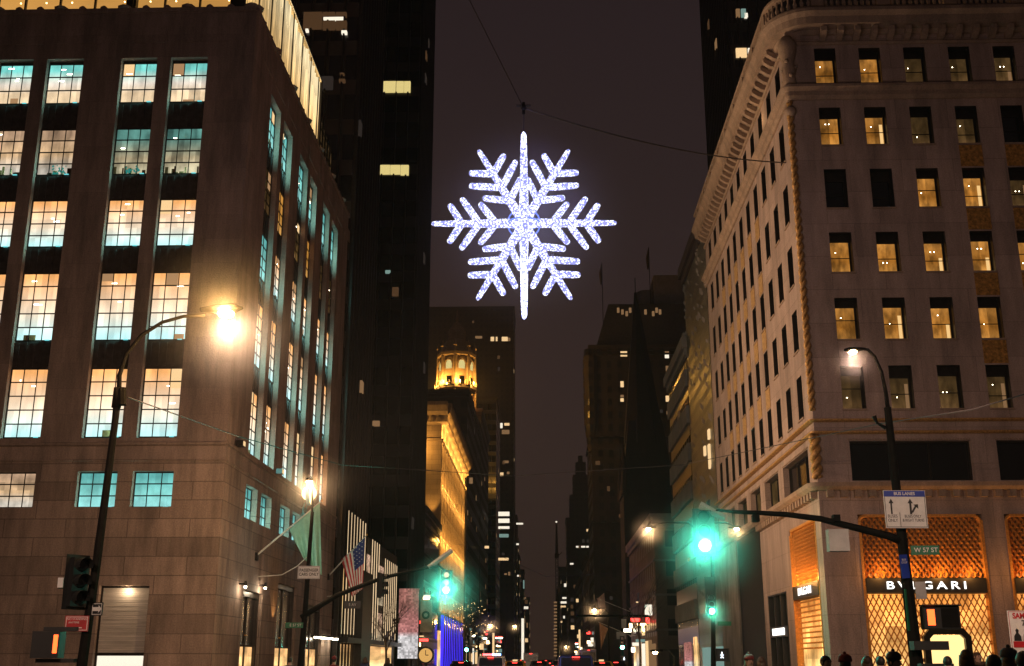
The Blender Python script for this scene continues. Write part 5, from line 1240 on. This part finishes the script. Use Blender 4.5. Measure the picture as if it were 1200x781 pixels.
# --- signals further down the avenue
Y2 = 120
pb = at(730, 781, Y2)
SP = thing('signal_post', 'signal post with a green light in front of the dark church', 'traffic light', (pb.x, Y2, .1))
octa_pole(SP, pb.x, Y2, at(730, 722, Y2).z, .14, .1)
MB().tube([at(675, 722, Y2), at(760, 722, Y2)], .12, 6).build('mast_arm', 'pole_paint', SP)
signal_head(SP, at(729, 759, Y2) + Vector((0, -.3, .45)), (0, -1, 0), (2, 'signal_green'), 3, s=1.3, power=60)
o_, M_ = sign_plate(SP, 'sign_panel', at(728, 745, Y2 - .3), .95, .7, 'sign_grey')
o_, M_ = sign_plate(SP, 'sign_panel', at(731, 731, Y2 - .3), .5, .9, 'sign_grey')
ped_signal(SP, at(731, 772, Y2) + Vector((0, -.4, 0)), 0, 'walk_white', .32)
Y3 = 118
pb = at(548, 781, Y3)
SQ = thing('signal_post', 'signal post with a small green light below the blue lit panels', 'traffic light', (pb.x, Y3, .1))
octa_pole(SQ, pb.x, Y3, at(548, 745, Y3).z, .14, .1)
signal_head(SQ, at(547, 762, Y3) + Vector((0, -.3, .4)), (0, -1, 0), (2, 'signal_green'), 3, s=1.1, power=40)

for sx_, Yn, lb in ((-12.2, 10.5, 'unseen lamp post added on the near left pavement before the crossing'), (9.6, 12.5, 'unseen lamp post added on the near right pavement before the crossing')):
    t_ = thing('street_lamp', lb, 'street lamp', (sx_, Yn, .15)); octa_pole(t_, sx_, Yn, 8.6, .14, .08); d_ = 1 if sx_ < 0 else -1  # out-of-view posts added as front light for the signs
    MB().tube([(sx_, Yn, 8.5), (sx_ + d_ * .4, Yn, 9.1), (sx_ + d_ * 1.2, Yn, 9.3)], [.07, .06, .05], 6).build('arm', 'pole_paint', t_)
    light_head(t_, Vector((sx_ + d_ * 1.6, Yn, 9.25)), (d_, 0, 0), 3900, (1, .66, .50), spot=(62, .9, (.08 * -d_, 1, -.30)))
# lamps down the avenue
random.seed(3)
for px, py, Y, pw, lb in ((573, 733, 190, 300, 'yellow street lamp on the left before the tan block'), (698, 715, 150, 500, 'yellow street lamp down the avenue under the two flags on the right'),
                      (664, 758, 330, 200, 'far yellow street lamp low above the cars right of the sky gap'), (602, 734, 240, 150, 'far orange street lamp left of the white light column'), (770, 765, 110, 60, 'small warm lamp near the foot of the low pale block')):
    p = at(px, py, Y); sd = -1 if px < 637 else 1
    t_ = thing('street_lamp', lb, 'street lamp', (p.x + sd * 1.6, Y, .15), 'street lamps down the avenue')
    octa_pole(t_, p.x + sd * 1.6, Y, p.z - .3, .13, .08)
    MB().tube([(p.x + sd * 1.6, Y, p.z - .4), (p.x + sd * 1.1, Y, p.z + .2), (p.x + sd * .3, Y, p.z + .25)], [.07, .06, .05], 6).build('arm', 'pole_paint', t_)
    light_head(t_, p + Vector((0, 0, .15)), (-sd, 0, 0), pw, size=1.6)

# ================================================================== FLAGS
def cloth(P00, P10, P01, P11, nu, nv_, amp, waves, matf, name, parent, mats, dirn):
    mb = MB(); g = []
    for j in range(nv_ + 1):
        for i in range(nu + 1):
            s_, t_ = i / nu, j / nv_
            p = P00 * (1 - s_) * (1 - t_) + P10 * s_ * (1 - t_) + P01 * (1 - s_) * t_ + P11 * s_ * t_
            g.append(p + dirn * (amp * math.sin(waves * s_ * PI + t_ * 1.7) * (.25 + t_)))
    mb.v = [tuple(p) for p in g]
    for j in range(nv_):
        for i in range(nu): mb.f.append((j * (nu + 1) + i, j * (nu + 1) + i + 1, (j + 1) * (nu + 1) + i + 1, (j + 1) * (nu + 1) + i)); mb.mi.append(matf((i + .5) / nu, (j + .5) / nv_))
    o = mb.build(name, mats, parent, True); md_ = o.modifiers.new('thick', 'SOLIDIFY'); md_.thickness = .02
    return o
def wall_flagpole(label, name, Y, base, tip, cat='flag'):
    b = Vector((XL, Y, atx(*base, XL).z)) if 0 else at(*base, Y); t = at(*tip, Y)
    b = Vector((XL, Y, b.z))
    f = thing(name, label, cat, b)
    MB().tube([b, t], [.06, .035], 8).build('pole', 'rope_white', f); MB().ball(t, .09, 8).build('finial', 'gold_leaf', f); MB().box(XL, XL + .15, Y - .15, Y + .15, b.z - .25, b.z + .2).build('bracket', 'black_metal', f)
    return f, b, t
YF1 = 65.5
f, b, t = wall_flagpole('large teal flag hanging from a slanted pole on the stone store', 'teal_flag', YF1, (300, 652), (377, 587))
cloth(at(339, 621, YF1), at(375, 589, YF1), at(356, 655, YF1), at(377, 674, YF1), 22, 20, .18, 5.5, lambda s_, t_: 0, 'cloth', f, ['teal_cloth'], Vector((.15, -1, 0)))
lamp(Vector((-13.6, 63.2, 7.4)), 45, (.8, 1, .9), .15, f)
YF2 = 88.0
f, b, t = wall_flagpole('red white and blue striped flag on a slanted pole past the teal flag', 'national_flag', YF2, (373, 676), (430, 627))
def usf(s_, t_):
    if s_ > .42 and t_ < .5: return 2
    return 0 if int(s_ * 13) % 2 == 0 else 1
# the stripes run down the hanging cloth from the pole
def usf2(s_, t_):
    return 2 if (s_ > .46 and t_ < .5) else (0 if int(s_ * 13) % 2 == 0 else 1)
cloth(at(400, 656, YF2), at(428, 630, YF2), at(413, 700, YF2), at(425, 690, YF2), 26, 20, .10, 3.2, usf2, 'cloth', f, ['flag_red', 'flag_white', 'flag_blue'], Vector((.1, -1, 0)))
st = MB()
for j in range(5):
    for i in range(4):
        s_ = .52 + i * .125; t_ = .06 + j * .085
        p = at(400, 656, YF2) * (1 - s_) * (1 - t_) + at(428, 630, YF2) * s_ * (1 - t_) + at(413, 700, YF2) * (1 - s_) * t_ + at(425, 690, YF2) * s_ * t_
        q = []
        for k in range(10):
            a = PI / 2 + PI * k / 5; rr = .055 if k % 2 == 0 else .022; q.append(p + Vector((rr * math.cos(a), -.22, rr * math.sin(a))))
        st.add(q + [v + Vector((0, .01, 0)) for v in q], [tuple(range(10)), tuple(range(19, 9, -1))])
st.build('stars', 'flag_white', f)
lamp(Vector((-13.2, 85.5, 7.2)), 60, (1, .8, .6), .15, f)
wire('flag_rope', 'pale rope looping from the teal flag down to the wall', [at(303, 676, 65.5), at(330, 674, 65.5), at(348, 664, 65.5), at(361, 652, 65.5)], .025, 'rope_white')
wire('flag_rope', 'pale rope looping under the striped flag', [at(375, 700, 88), at(395, 698, 88), at(410, 692, 88), at(424, 682, 88)], .03, 'rope_white')
for k, (ps, m_, lb) in enumerate((([(700, 702), (708, 695), (703, 722), (710, 714)], 'pinkish_flag', 'pale flag sticking out over the far lamp on the right'), ([(702, 730), (713, 737), (704, 762), (708, 750)], 'orange_flag', 'orange flag hanging below the far lamp on the right'))):
    Y = 190; P = [at(x, y, Y) for x, y in ps]
    f = thing('street_flag', lb, 'flag', at(716, ps[0][1] + 10, Y))
    cloth(P[0], P[1], P[2], P[3], 8, 8, .15, 3, lambda s_, t_: 0, 'cloth', f, [m_], Vector((.1, -1, 0)))
    MB().tube([Vector((XR, Y, P[0].z - 2)), P[0] + Vector((-.1, 0, .1))], .06, 6).build('pole', 'rope_white', f)

# ================================================================== SALE POSTER
ps_ = thing('sale_poster', 'white and red sale placard on a post at the right edge', 'sign', at(1192, 781, 32))
a = at(1180, 716, 32)
o_, M_ = sign_plate(ps_, 'placard', Vector((a.x + .62, 32, a.z - .78)), 1.24, 1.56, 'sign_white', 0, 'sign_red')
on_sign(o_, M_, 'SAMPLE SALE', .2, 'sign_red', 0, .64, .85, bold=.008); on_sign(o_, M_, '70% OFF', .2, 'sign_black', .1, .45, bold=.006)
flat(o_, M_, [(-.55, -.18), (.55, -.18), (.55, -.02), (-.55, -.02)], 'sign_red', 'stripe')
for i, x in enumerate((-.42, -.2, 0, .22, .42)):
    flat(o_, M_, [(x - .1, -.01), (x + .1, -.01), (x + .09, .12), (x + .03, .2), (x + .045, .27), (x, .32), (x - .045, .27), (x - .03, .2), (x - .09, .12)], ['sign_black', 'sign_grey', 'coat_brown'][i % 3], 'figure')
on_sign(o_, M_, 'OPEN TODAY', .14, 'sign_black', 0, -.32, .9); flat(o_, M_, [(-.5, -.5), (.5, -.5), (.5, -.44), (-.5, -.44)], 'sign_black', 'rule')
MB().tube([(a.x + .62, 32.06, .15), (a.x + .62, 32.06, a.z - .1)], .04).build('post', 'pole_paint', ps_)

# ================================================================== PEOPLE
def person_mesh(seed):
    rnd = random.Random(seed); H = 1.72
    V = [(0, 0, .95), (0, .0, 1.15), (0, .02, 1.38), (0, .02, 1.48), (0, 0, 1.56), (0, -.01, 1.66), (0, -.01, 1.73)]
    Rr = [(.17, .13), (.16, .12), (.2, .13), (.065, .065), (.075, .085), (.085, .105), (.05, .06)]
    E_ = [(0, 1), (1, 2), (2, 3), (3, 4), (4, 5), (5, 6)]
    def ad(p, r, par): V.append(p); Rr.append(r); E_.append((par, len(V) - 1)); return len(V) - 1
    for s_ in (-1, 1):
        st_ = .12 * rnd.uniform(-1, 1) * s_
        h_ = ad((.1 * s_, 0, .86), (.10, .10), 0); k = ad((.11 * s_, -.02 - abs(st_), .48), (.065, .065), h_); a = ad((.11 * s_, .03 + st_, .09), (.045, .045), k); ad((.12 * s_, -.13 + st_, .04), (.04, .035), a)
        sh_ = ad((.19 * s_, .02, 1.40), (.075, .07), 2); e_ = ad((.25 * s_, .05, 1.12), (.05, .05), sh_); w_ = ad((.24 * s_, -.05 - abs(st_), .9), (.038, .038), e_); ad((.235 * s_, -.09 - abs(st_), .80), (.035, .02), w_)
    me = bpy.data.meshes.new('person'); me.from_pydata(V, E_, []); o = bpy.data.objects.new('person', me); col.objects.link(o)
    m_ = o.modifiers.new('s', 'SKIN'); m_.use_smooth_shade = True
    for i, sv in enumerate(me.skin_vertices[0].data): sv.radius = Rr[i]; sv.use_root = (i == 0)
    o.modifiers.new('ss', 'SUBSURF').levels = 2; o.modifiers['ss'].render_levels = 2
    dg = bpy.context.evaluated_depsgraph_get(); em = bpy.data.meshes.new_from_object(o.evaluated_get(dg)); bpy.data.objects.remove(o)
    for n in ('trousers', 'coat_black', 'skin'): em.materials.append(MT[n])
    for p in em.polygons:
        c = p.center
        p.material_index = 2 if (c.z > 1.47 or (c.z < .87 and abs(c.x) > .2)) else (1 if c.z > .72 else 0)
        p.use_smooth = True
    return em
pmesh = [person_mesh(i) for i in range(4)]
def hair_mesh(long):
    mb = MB(); mb.ball((0, .02, 1.66), .108, 14, (.86, 1.02, 1.0))
    mb.v = [(x, y, z) if not (y < -.03 and z < 1.68) else (x * .7, -.03, max(z, 1.66)) for x, y, z in mb.v]
    if long: mb.lathe([(.03, 1.42), (.10, 1.44), (.115, 1.55), (.1, 1.68)], (0, .05, 0), 12, 1, .6)
    return mb
hm = [hair_mesh(False).build('hair', 'hair_dark', None, True).data, hair_mesh(True).build('hair', 'hair_brown', None, True).data]
for o in [o for o in bpy.data.objects if o.name.startswith('hair')]: bpy.data.objects.remove(o)
face_mb = MB(); face_mb.ball((0, -.115, 1.63), .018, 6, (1, 1.2, 1.3))
for s_ in (-1, 1): face_mb.ball((.088 * s_, 0, 1.64), .022, 6, (.5, 1, 1.3))
fo_ = face_mb.build('nose_and_ears', 'skin'); fmesh = fo_.data; bpy.data.objects.remove(fo_)
ey = MB()
for s_ in (-1, 1): ey.ball((.034 * s_, -.098, 1.665), .011, 6)
ey.box(-.025, .025, -.102, -.096, 1.588, 1.594)
eo = ey.build('eyes_and_mouth', 'hair_dark'); emesh = eo.data; bpy.data.objects.remove(eo)
coats = ['coat_black', 'coat_brown', 'coat_grey', 'coat_red', 'coat_blue']
words = {'coat_black': 'black coat', 'coat_brown': 'brown coat', 'coat_grey': 'grey coat', 'coat_red': 'dark red coat', 'coat_blue': 'navy coat'}
rnd_c = random.Random(4)
def person(px, Y, k, rz, sc=1.0, where=''):
    p = at(px, 772, Y); z = .15 if not (CURB_L < p.x < CURB_R) else .004
    root = bpy.data.objects.new('person', pmesh[k % 4].copy()); col.objects.link(root); ct = coats[k % 5]; root.data.materials[1] = MT[ct]
    root.location = (p.x, Y, z); root.rotation_euler = (0, 0, rz); root.scale = (sc, sc, sc)
    for n, me in (('hair', hm[(k // 2) % 2]), ('nose_and_ears', fmesh), ('eyes_and_mouth', emesh)):
        h_ = bpy.data.objects.new(n, me); col.objects.link(h_); h_.parent = root
    if k % 3 == 1:
        h_ = MB(); h_.lathe([(.112, 1.69), (.12, 1.72), (.11, 1.78), (.06, 1.82)], (0, .01, 0), 12); h_.ball((0, .01, 1.835), .03, 8); h_ = h_.build('woolly_hat', rnd_c.choice(['coat_red', 'coat_grey', 'hair_dark']), None, True); h_.parent = root; h_.matrix_parent_inverse = Matrix()
    elif k % 3 == 2:
        h_ = MB(); h_.tube([(-.1, .1, 1.50), (-.13, .0, 1.50), (-.1, -.08, 1.49), (0, -.11, 1.47), (.1, -.08, 1.49), (.13, 0, 1.5), (.1, .1, 1.5), (0, .12, 1.5), (-.1, .1, 1.5)], .045, 8); h_ = h_.build('scarf', rnd_c.choice(['coat_brown', 'coat_blue', 'coat_red']), None, True); h_.parent = root; h_.matrix_parent_inverse = Matrix()
    lb = 'person in a %s %s' % (words[ct], where)
    tag(root, lb, 'person', 'people in the evening crowd')
crowd = [(968, 20, 0, .4, 1.0, 'below the gold side window of the jewel shop'), (990, 19, 1, 3.0, .98, 'just right of the stone corner of the jewel shop'), (1016, 22, 2, 2.8, 1.0, 'below the left edge of the gold lattice'),
         (1031, 24, 8, 3.3, 1.0, 'under the left half of the gold lattice'), (1048, 18, 4, .6, 1.0, 'left of the right lamp post foot'), (1110, 24, 5, 2.9, 1.0, 'just right of the walk signal on the right post'),
         (1133, 18, 6, 2.6, 1.05, 'tallest in front of the lattice right of the doorway'), (1163, 15, 0, 3.4, 1.0, 'below the stone pier between the two jewel windows'), (1183, 16, 7, 2.5, 1.02, 'second from the right edge below the placard'),
         (1199, 14, 9, 3.1, 1.02, 'at the right edge of the picture'), (892, 28, 3, 3.0, 1.0, 'below the dark mosaic shopfront, first of the pair'), (878, 27, 10, .3, 1.0, 'left one of the pair below the dark shopfront'),
         (1146, 27, 11, .2, .97, 'half hidden between two others right of the doorway'), (340, 45, 12, 3.0, 1.0, 'left of the passenger sign post foot'), (392, 48, 13, 2.8, 1.0, 'right of the passenger sign post below the canopy lights'), (428, 60, 14, 3.1, 1.02, 'walking below the lit metal fins'), (455, 64, 15, 3.2, 1.0, 'in front of the billboard foot')]
for c in crowd: person(*c[:4], c[4] * .965, c[5])

# ================================================================== VEHICLES
def vehicle(name, label, x, y, m, kind='sedan', group='cars driving down the avenue', bar=False):
    v = thing(name, label, {'sedan': 'car', 'suv': 'suv', 'van': 'van', 'bus': 'bus'}[kind], (0, 0, 0), group)
    W, L, H = {'sedan': (.9, 4.7, 1.46), 'suv': (1.0, 4.9, 1.85), 'van': (1.05, 6.0, 2.5), 'bus': (1.28, 12, 3.2)}[kind]
    if kind == 'sedan': pr = [(0, .35), (0, .95), (.3, 1.05), (.9, H), (2.6, H), (3.5, 1.0), (4.6, .85), (L, .6), (L, .35)]
    elif kind == 'suv': pr = [(0, .4), (-.02, 1.05), (.25, H - .05), (.5, H), (3.0, H), (3.8, 1.15), (4.8, 1.0), (L, .7), (L, .4)]
    else: pr = [(0, .4), (0, H - .15), (.15, H), (L - 1.2 if kind == 'van' else L - .2, H), (L - .4 if kind == 'van' else L, H - .9), (L, 1.0), (L, .4)]
    b = MB(); mid = 1.0 if kind in ('sedan', 'suv') else 99
    n = len(pr); vs = []
    for s_ in (-1, 1):
        for yy, zz in pr: vs.append((s_ * (W - (.16 if zz > mid + .1 else 0)), yy, zz))
    b.add(vs, [(i, (i + 1) % n, n + (i + 1) % n, n + i) for i in range(n)] + [tuple(range(n))[::-1], tuple(range(n, 2 * n))])
    b.build('body', m, v, bevel=.05)
    g = MB()
    if kind == 'sedan':
        g.add([(-.68, .35, 1.10), (.68, .35, 1.10), (.62, .82, H - .06), (-.62, .82, H - .06)], [(0, 1, 2, 3)]); g.v = [(a_, b_ - .03, c_ + .02) for a_, b_, c_ in g.v]
        for s_ in (-1, 1): g.box(min(s_ * .755, s_ * .84), max(s_ * .755, s_ * .84), .95, 2.9, 1.08, H - .09)
    elif kind == 'suv':
        g.add([(-.8, .04, 1.12), (.8, .04, 1.12), (.76, .2, H - .14), (-.76, .2, H - .14)], [(0, 1, 2, 3)]); g.v = [(a_, b_ - .03, c_) for a_, b_, c_ in g.v]
        for s_ in (-1, 1): g.box(min(s_ * .85, s_ * .91), max(s_ * .85, s_ * .91), .5, 3.1, 1.15, H - .15)
    else:
        g.box(-W + .15, W - .15, -.02, 0.01, 1.3, H - .45)
        for s_ in (-1, 1): g.box(min(s_ * W, s_ * (W + .012)), max(s_ * W, s_ * (W + .012)), .6, L - .8, 1.35, H - .5)
    g.build('windows', 'black_glass', v)
    MB().box(-.2, .2, (.33 if kind == 'sedan' else -.06), (.4 if kind == 'sedan' else .02), H - .14, H - .09).build('brake_light', 'tail_red', v)
    for s_ in (-1, 1):
        zt = .85 if kind == 'sedan' else (1.05 if kind == 'suv' else 1.15)
        MB().box(s_ * (W - .12) - .11, s_ * (W - .12) + .11, -.05, .02, zt - .1, zt + .08).build('taillight', 'tail_red', v)
        MB().box(s_ * (W - .25) - .15, s_ * (W - .25) + .15, L - .02, L + .03, .6, .75).build('headlight', 'head_white', v)
        for yy in (L * .18, L * .8):
            w_ = MB(); w_.tube([(s_ * (W - .2), yy, .34), (s_ * (W + .01), yy, .34)], .34, 16); wh = w_.build('wheel', 'tyre', v)
            MB().tube([(s_ * (W + .01), yy, .34), (s_ * (W + .03), yy, .34)], .2, 12).build('rim', 'rim', wh)
    if kind == 'sedan' and m == 'car_yellow': MB().box(-.2, .2, 1.7, 1.95, H, H + .14).build('roof_sign', 'win_warm', v)
    if bar:
        MB().box(-.62, -.03, 1.6, 1.9, H + .02, H + .15).build('light_bar', 'police_red', v); MB().box(.03, .62, 1.6, 1.9, H + .02, H + .15).build('light_bar', 'police_blue', v)
    for ch_ in v.children: ch_.matrix_parent_inverse = Matrix()
    move(v, (x, y, .004)); return v
vehicle('police_car', 'white emergency suv with red and blue lamps on its roof', at(575, 772, 80).x, 80, 'car_white', 'suv', bar=True)
vehicle('parked_suv', 'dark blue suv nearest in the right middle lane', at(675, 772, 62).x, 62, 'car_blue', 'suv')
vehicle('taxi', 'yellow taxi left of the white light column', at(603, 772, 95).x, 95, 'car_yellow')
vehicle('car', 'black sedan in the leftmost lane beyond the billboard', at(540, 772, 100).x, 100, 'car_black')
vehicle('car', 'grey sedan in the centre of the avenue right under the sky gap', at(632, 772, 112).x, 112, 'car_grey')
vehicle('delivery_van', 'white delivery van farther on between the two sides of the sky gap', at(622, 772, 170).x, 170, 'car_white', 'van')
vehicle('taxi', 'yellow taxi behind the dark blue suv on the right', at(706, 772, 92).x, 92, 'car_yellow')
vehicle('city_bus', 'long white and dark bus far down the right lane', at(690, 772, 200).x, 200, 'car_white', 'bus')
vehicle('car', 'black sedan far ahead of the white van', at(640, 772, 210).x, 230, 'car_black')
vehicle('car', 'grey sedan far ahead in the left lane past the taxi', at(600, 772, 150).x, 150, 'car_grey')
vehicle('car', 'dark sedan farthest right near the kerb below the green signal', at(722, 772, 105).x, 105, 'car_black')

rnd = random.Random(11)
kinds = [('car', 'car_black', 'black sedan'), ('taxi', 'car_yellow', 'yellow taxi'), ('car', 'car_grey', 'grey sedan'), ('car', 'car_white', 'white sedan')]
spots = [(120, -8.6, 0, 'nearest the left kerb past the post clock'), (132, 1.8, 2, 'tail lights on, in the middle lane behind the emergency suv'), (143, 5.4, 0, 'in the right lane below the far green signal'), (160, -4.8, 3, 'left of the white van'),
         (176, 2.4, 1, 'just past the white van'), (188, -8.2, 0, 'beside the blue lit panels'), (214, -1.4, 2, 'far off under the sky gap'), (240, 6.0, 3, 'in front of the far bus'), (262, -5.0, 1, 'far off by the left kerb'), (290, .5, 0, 'farthest but one in the middle lane'), (330, -3.0, 2, 'farthest of all in the avenue')]
for Y, X, k, wh in spots:
    n_, m_, lb = kinds[k]; vehicle(n_, lb + ' ' + wh, X, Y, m_)
# lit shop windows along the avenue
SHOP = {'office_tower': (140, 156), 'brick_block': (246, 297), 'corner_block': (304, 344), 'slab_block': (404, 438), 'low_block': (147, 187), 'hotel': (320, 348), 'stone_block': (422, 498), 'church': None}
for nm, yy in SHOP.items():
    o = bpy.data.objects.get(nm)
    if not o or not yy: continue
    X0 = XL if o.location.x < 0 else XR; sg = 1 if X0 < 0 else -1; y = yy[0]
    while y < yy[1] - 4:
        if rnd.random() < .75:
            a_, b_ = sorted((X0 + sg * .02, X0 + sg * .2)); MB().box(a_, b_, y, y + rnd.uniform(2.2, 4), .5, rnd.uniform(2.8, 4.4)).build('shop_window', rnd.choice(['shop_glow', 'win_warm', 'win_white', 'win_dim', 'pane_warm']), o)
        y += 5.2
    for k in range(12):
        yq = rnd.uniform(*yy); zq = rnd.uniform(2.5, 9.5); q_ = rnd.uniform(.15, .5); a_, b_ = sorted((X0 + sg * .25, X0 + sg * rnd.uniform(.5, 1.6)))
        MB().box(a_, b_, yq, yq + .15, zq, zq + q_ * rnd.choice((1, 1, 3))).build('shop_sign', rnd.choice(['win_warm', 'win_white', 'lamp_white', 'tail_red', 'spot_warm', 'win_teal']), o)
# ================================================================== BARE STREET TREES
def bare_tree(px, Y, H, label, seed, lights=False):
    rnd = random.Random(seed); p = at(px, 772, Y)
    t_ = thing('street_tree', label, 'tree', (p.x, Y, .15), 'bare street trees')
    tr = MB(); br_ = MB(); tips = []
    tr.tube([(p.x, Y, .1), (p.x + .05, Y, H * .25), (p.x - .05, Y, H * .5)], [.14, .1, .08], 7)
    def grow(q, d, L, r, dep):
        e_ = q + d * L; m_ = q.lerp(e_, .5) + Vector((rnd.uniform(-.06, .06), rnd.uniform(-.06, .06), .03)) * L
        br_.tube([q, m_, e_], [r, r * .8, r * .55], 5)
        tips.append(e_)
        if dep:
            for _ in range(3):
                nd = (d + Vector((rnd.uniform(-.7, .7), rnd.uniform(-.7, .7), rnd.uniform(-.1, .5)))).normalized(); grow(e_ if rnd.random() < .6 else m_, nd, L * .68, r * .6, dep - 1)
    for _ in range(5): grow(Vector((p.x, Y, H * rnd.uniform(.3, .5))), Vector((rnd.uniform(-.6, .6), rnd.uniform(-.6, .6), 1)).normalized(), H * .26, .045, 3)
    tr.build('trunk', 'bark', t_); br_.build('branches', 'bark', t_)
    if lights:
        l = MB()
        for e_ in tips[::5]: l.ball(e_, .03, 4)
        l.build('fairy_lights', 'spot_warm', t_)
bare_tree(452, 98, 6.5, 'thin bare tree in front of the billboard', 1)
bare_tree(545, 150, 9, 'bare tree right of the blue lit panels', 2, True)
bare_tree(560, 175, 9, 'bare tree second past the blue lit panels', 4, True)
bare_tree(750, 112, 10, 'bare tree before the low pale block on the right', 6)

# ================================================================== NIGHT HAZE AND ADDED BLOOM ROUND THE LIGHTS
def air(name, dens, c=(.9, .86, .84), an=0.3, rad=None):
    m, t = _new(name); out = N(t, 'OutputMaterial'); pv = N(t, 'VolumePrincipled'); t.links.new(pv.outputs[0], out.inputs['Volume'])
    pv.inputs['Color'].default_value = (*c, 1); pv.inputs['Density'].default_value = dens; pv.inputs['Anisotropy'].default_value = an
    if rad:      # thins out evenly towards its rim
        g = N(t, 'TexCoord'); ln = N(t, 'VectorMath', operation='LENGTH'); t.links.new(g.outputs['Object'], ln.inputs[0])
        mr = N(t, 'MapRange'); t.links.new(ln.outputs['Value'], mr.inputs[0]); mr.inputs[1].default_value = 0; mr.inputs[2].default_value = 1; mr.inputs[3].default_value = 1; mr.inputs[4].default_value = 0
        pw = N(t, 'Math', operation='POWER'); t.links.new(mr.outputs[0], pw.inputs[0]); pw.inputs[1].default_value = 2
        mu = N(t, 'Math', operation='MULTIPLY'); t.links.new(pw.outputs[0], mu.inputs[0]); mu.inputs[1].default_value = dens; t.links.new(mu.outputs[0], pv.inputs['Density'])
air('haze_air', .00022); air('lamp_bloom', .04, an=0, rad=1); air('signal_bloom', .16, an=0, rad=1); air('flake_bloom', .035, an=0, rad=1)
tag(MB().box(-1510, 1510, -310, 2610, -1.3, 215).build('haze', 'haze_air'), kind='stuff')
def bloom_ball(c, r, m):
    o = tag(MB().ball((0, 0, 0), 1, 24).build('haze', m, None, True), kind='stuff'); o.location = c; o.scale = (r, r, r)  # added mist ball that imitates lens bloom round a light, not real haze
bloom_ball(at(262, 371, YL), 2.3, 'lamp_bloom'); bloom_ball(at(1001, 418, YR), .9, 'lamp_bloom'); bloom_ball(at(363, 570, YM), 2.4, 'lamp_bloom')
bloom_ball(at(826, 645, YR) - Vector((0, .4, 0)), 1.5, 'signal_bloom'); bloom_ball(at(523, 695, YM) - Vector((0, .4, 0)), 2.1, 'signal_bloom'); bloom_ball(at(833, 719, YF) - Vector((0, .6, 0)), 1.3, 'signal_bloom')
air('small_lamp_bloom', .22, an=0, rad=1)
for px in (762, 861): bloom_ball(at(px, 622, YF) + Vector((0, -.1, .05)), 1.3, 'small_lamp_bloom')
for px, py, Y, q in ((573, 733, 190, 2.6), (698, 715, 150, 2.2), (664, 758, 330, 3.5), (602, 734, 240, 2.2)): bloom_ball(at(px, py, Y) + Vector((0, -.2, 0)), q, 'small_lamp_bloom')
bloom_ball(sc0, 5, 'flake_bloom')
for k in range(6): lamp(sc0 + Vector((1.9 * math.cos(k * PI / 3), -.9, 1.9 * math.sin(k * PI / 3))), 150, (.45, .42, 1), .3, SN)
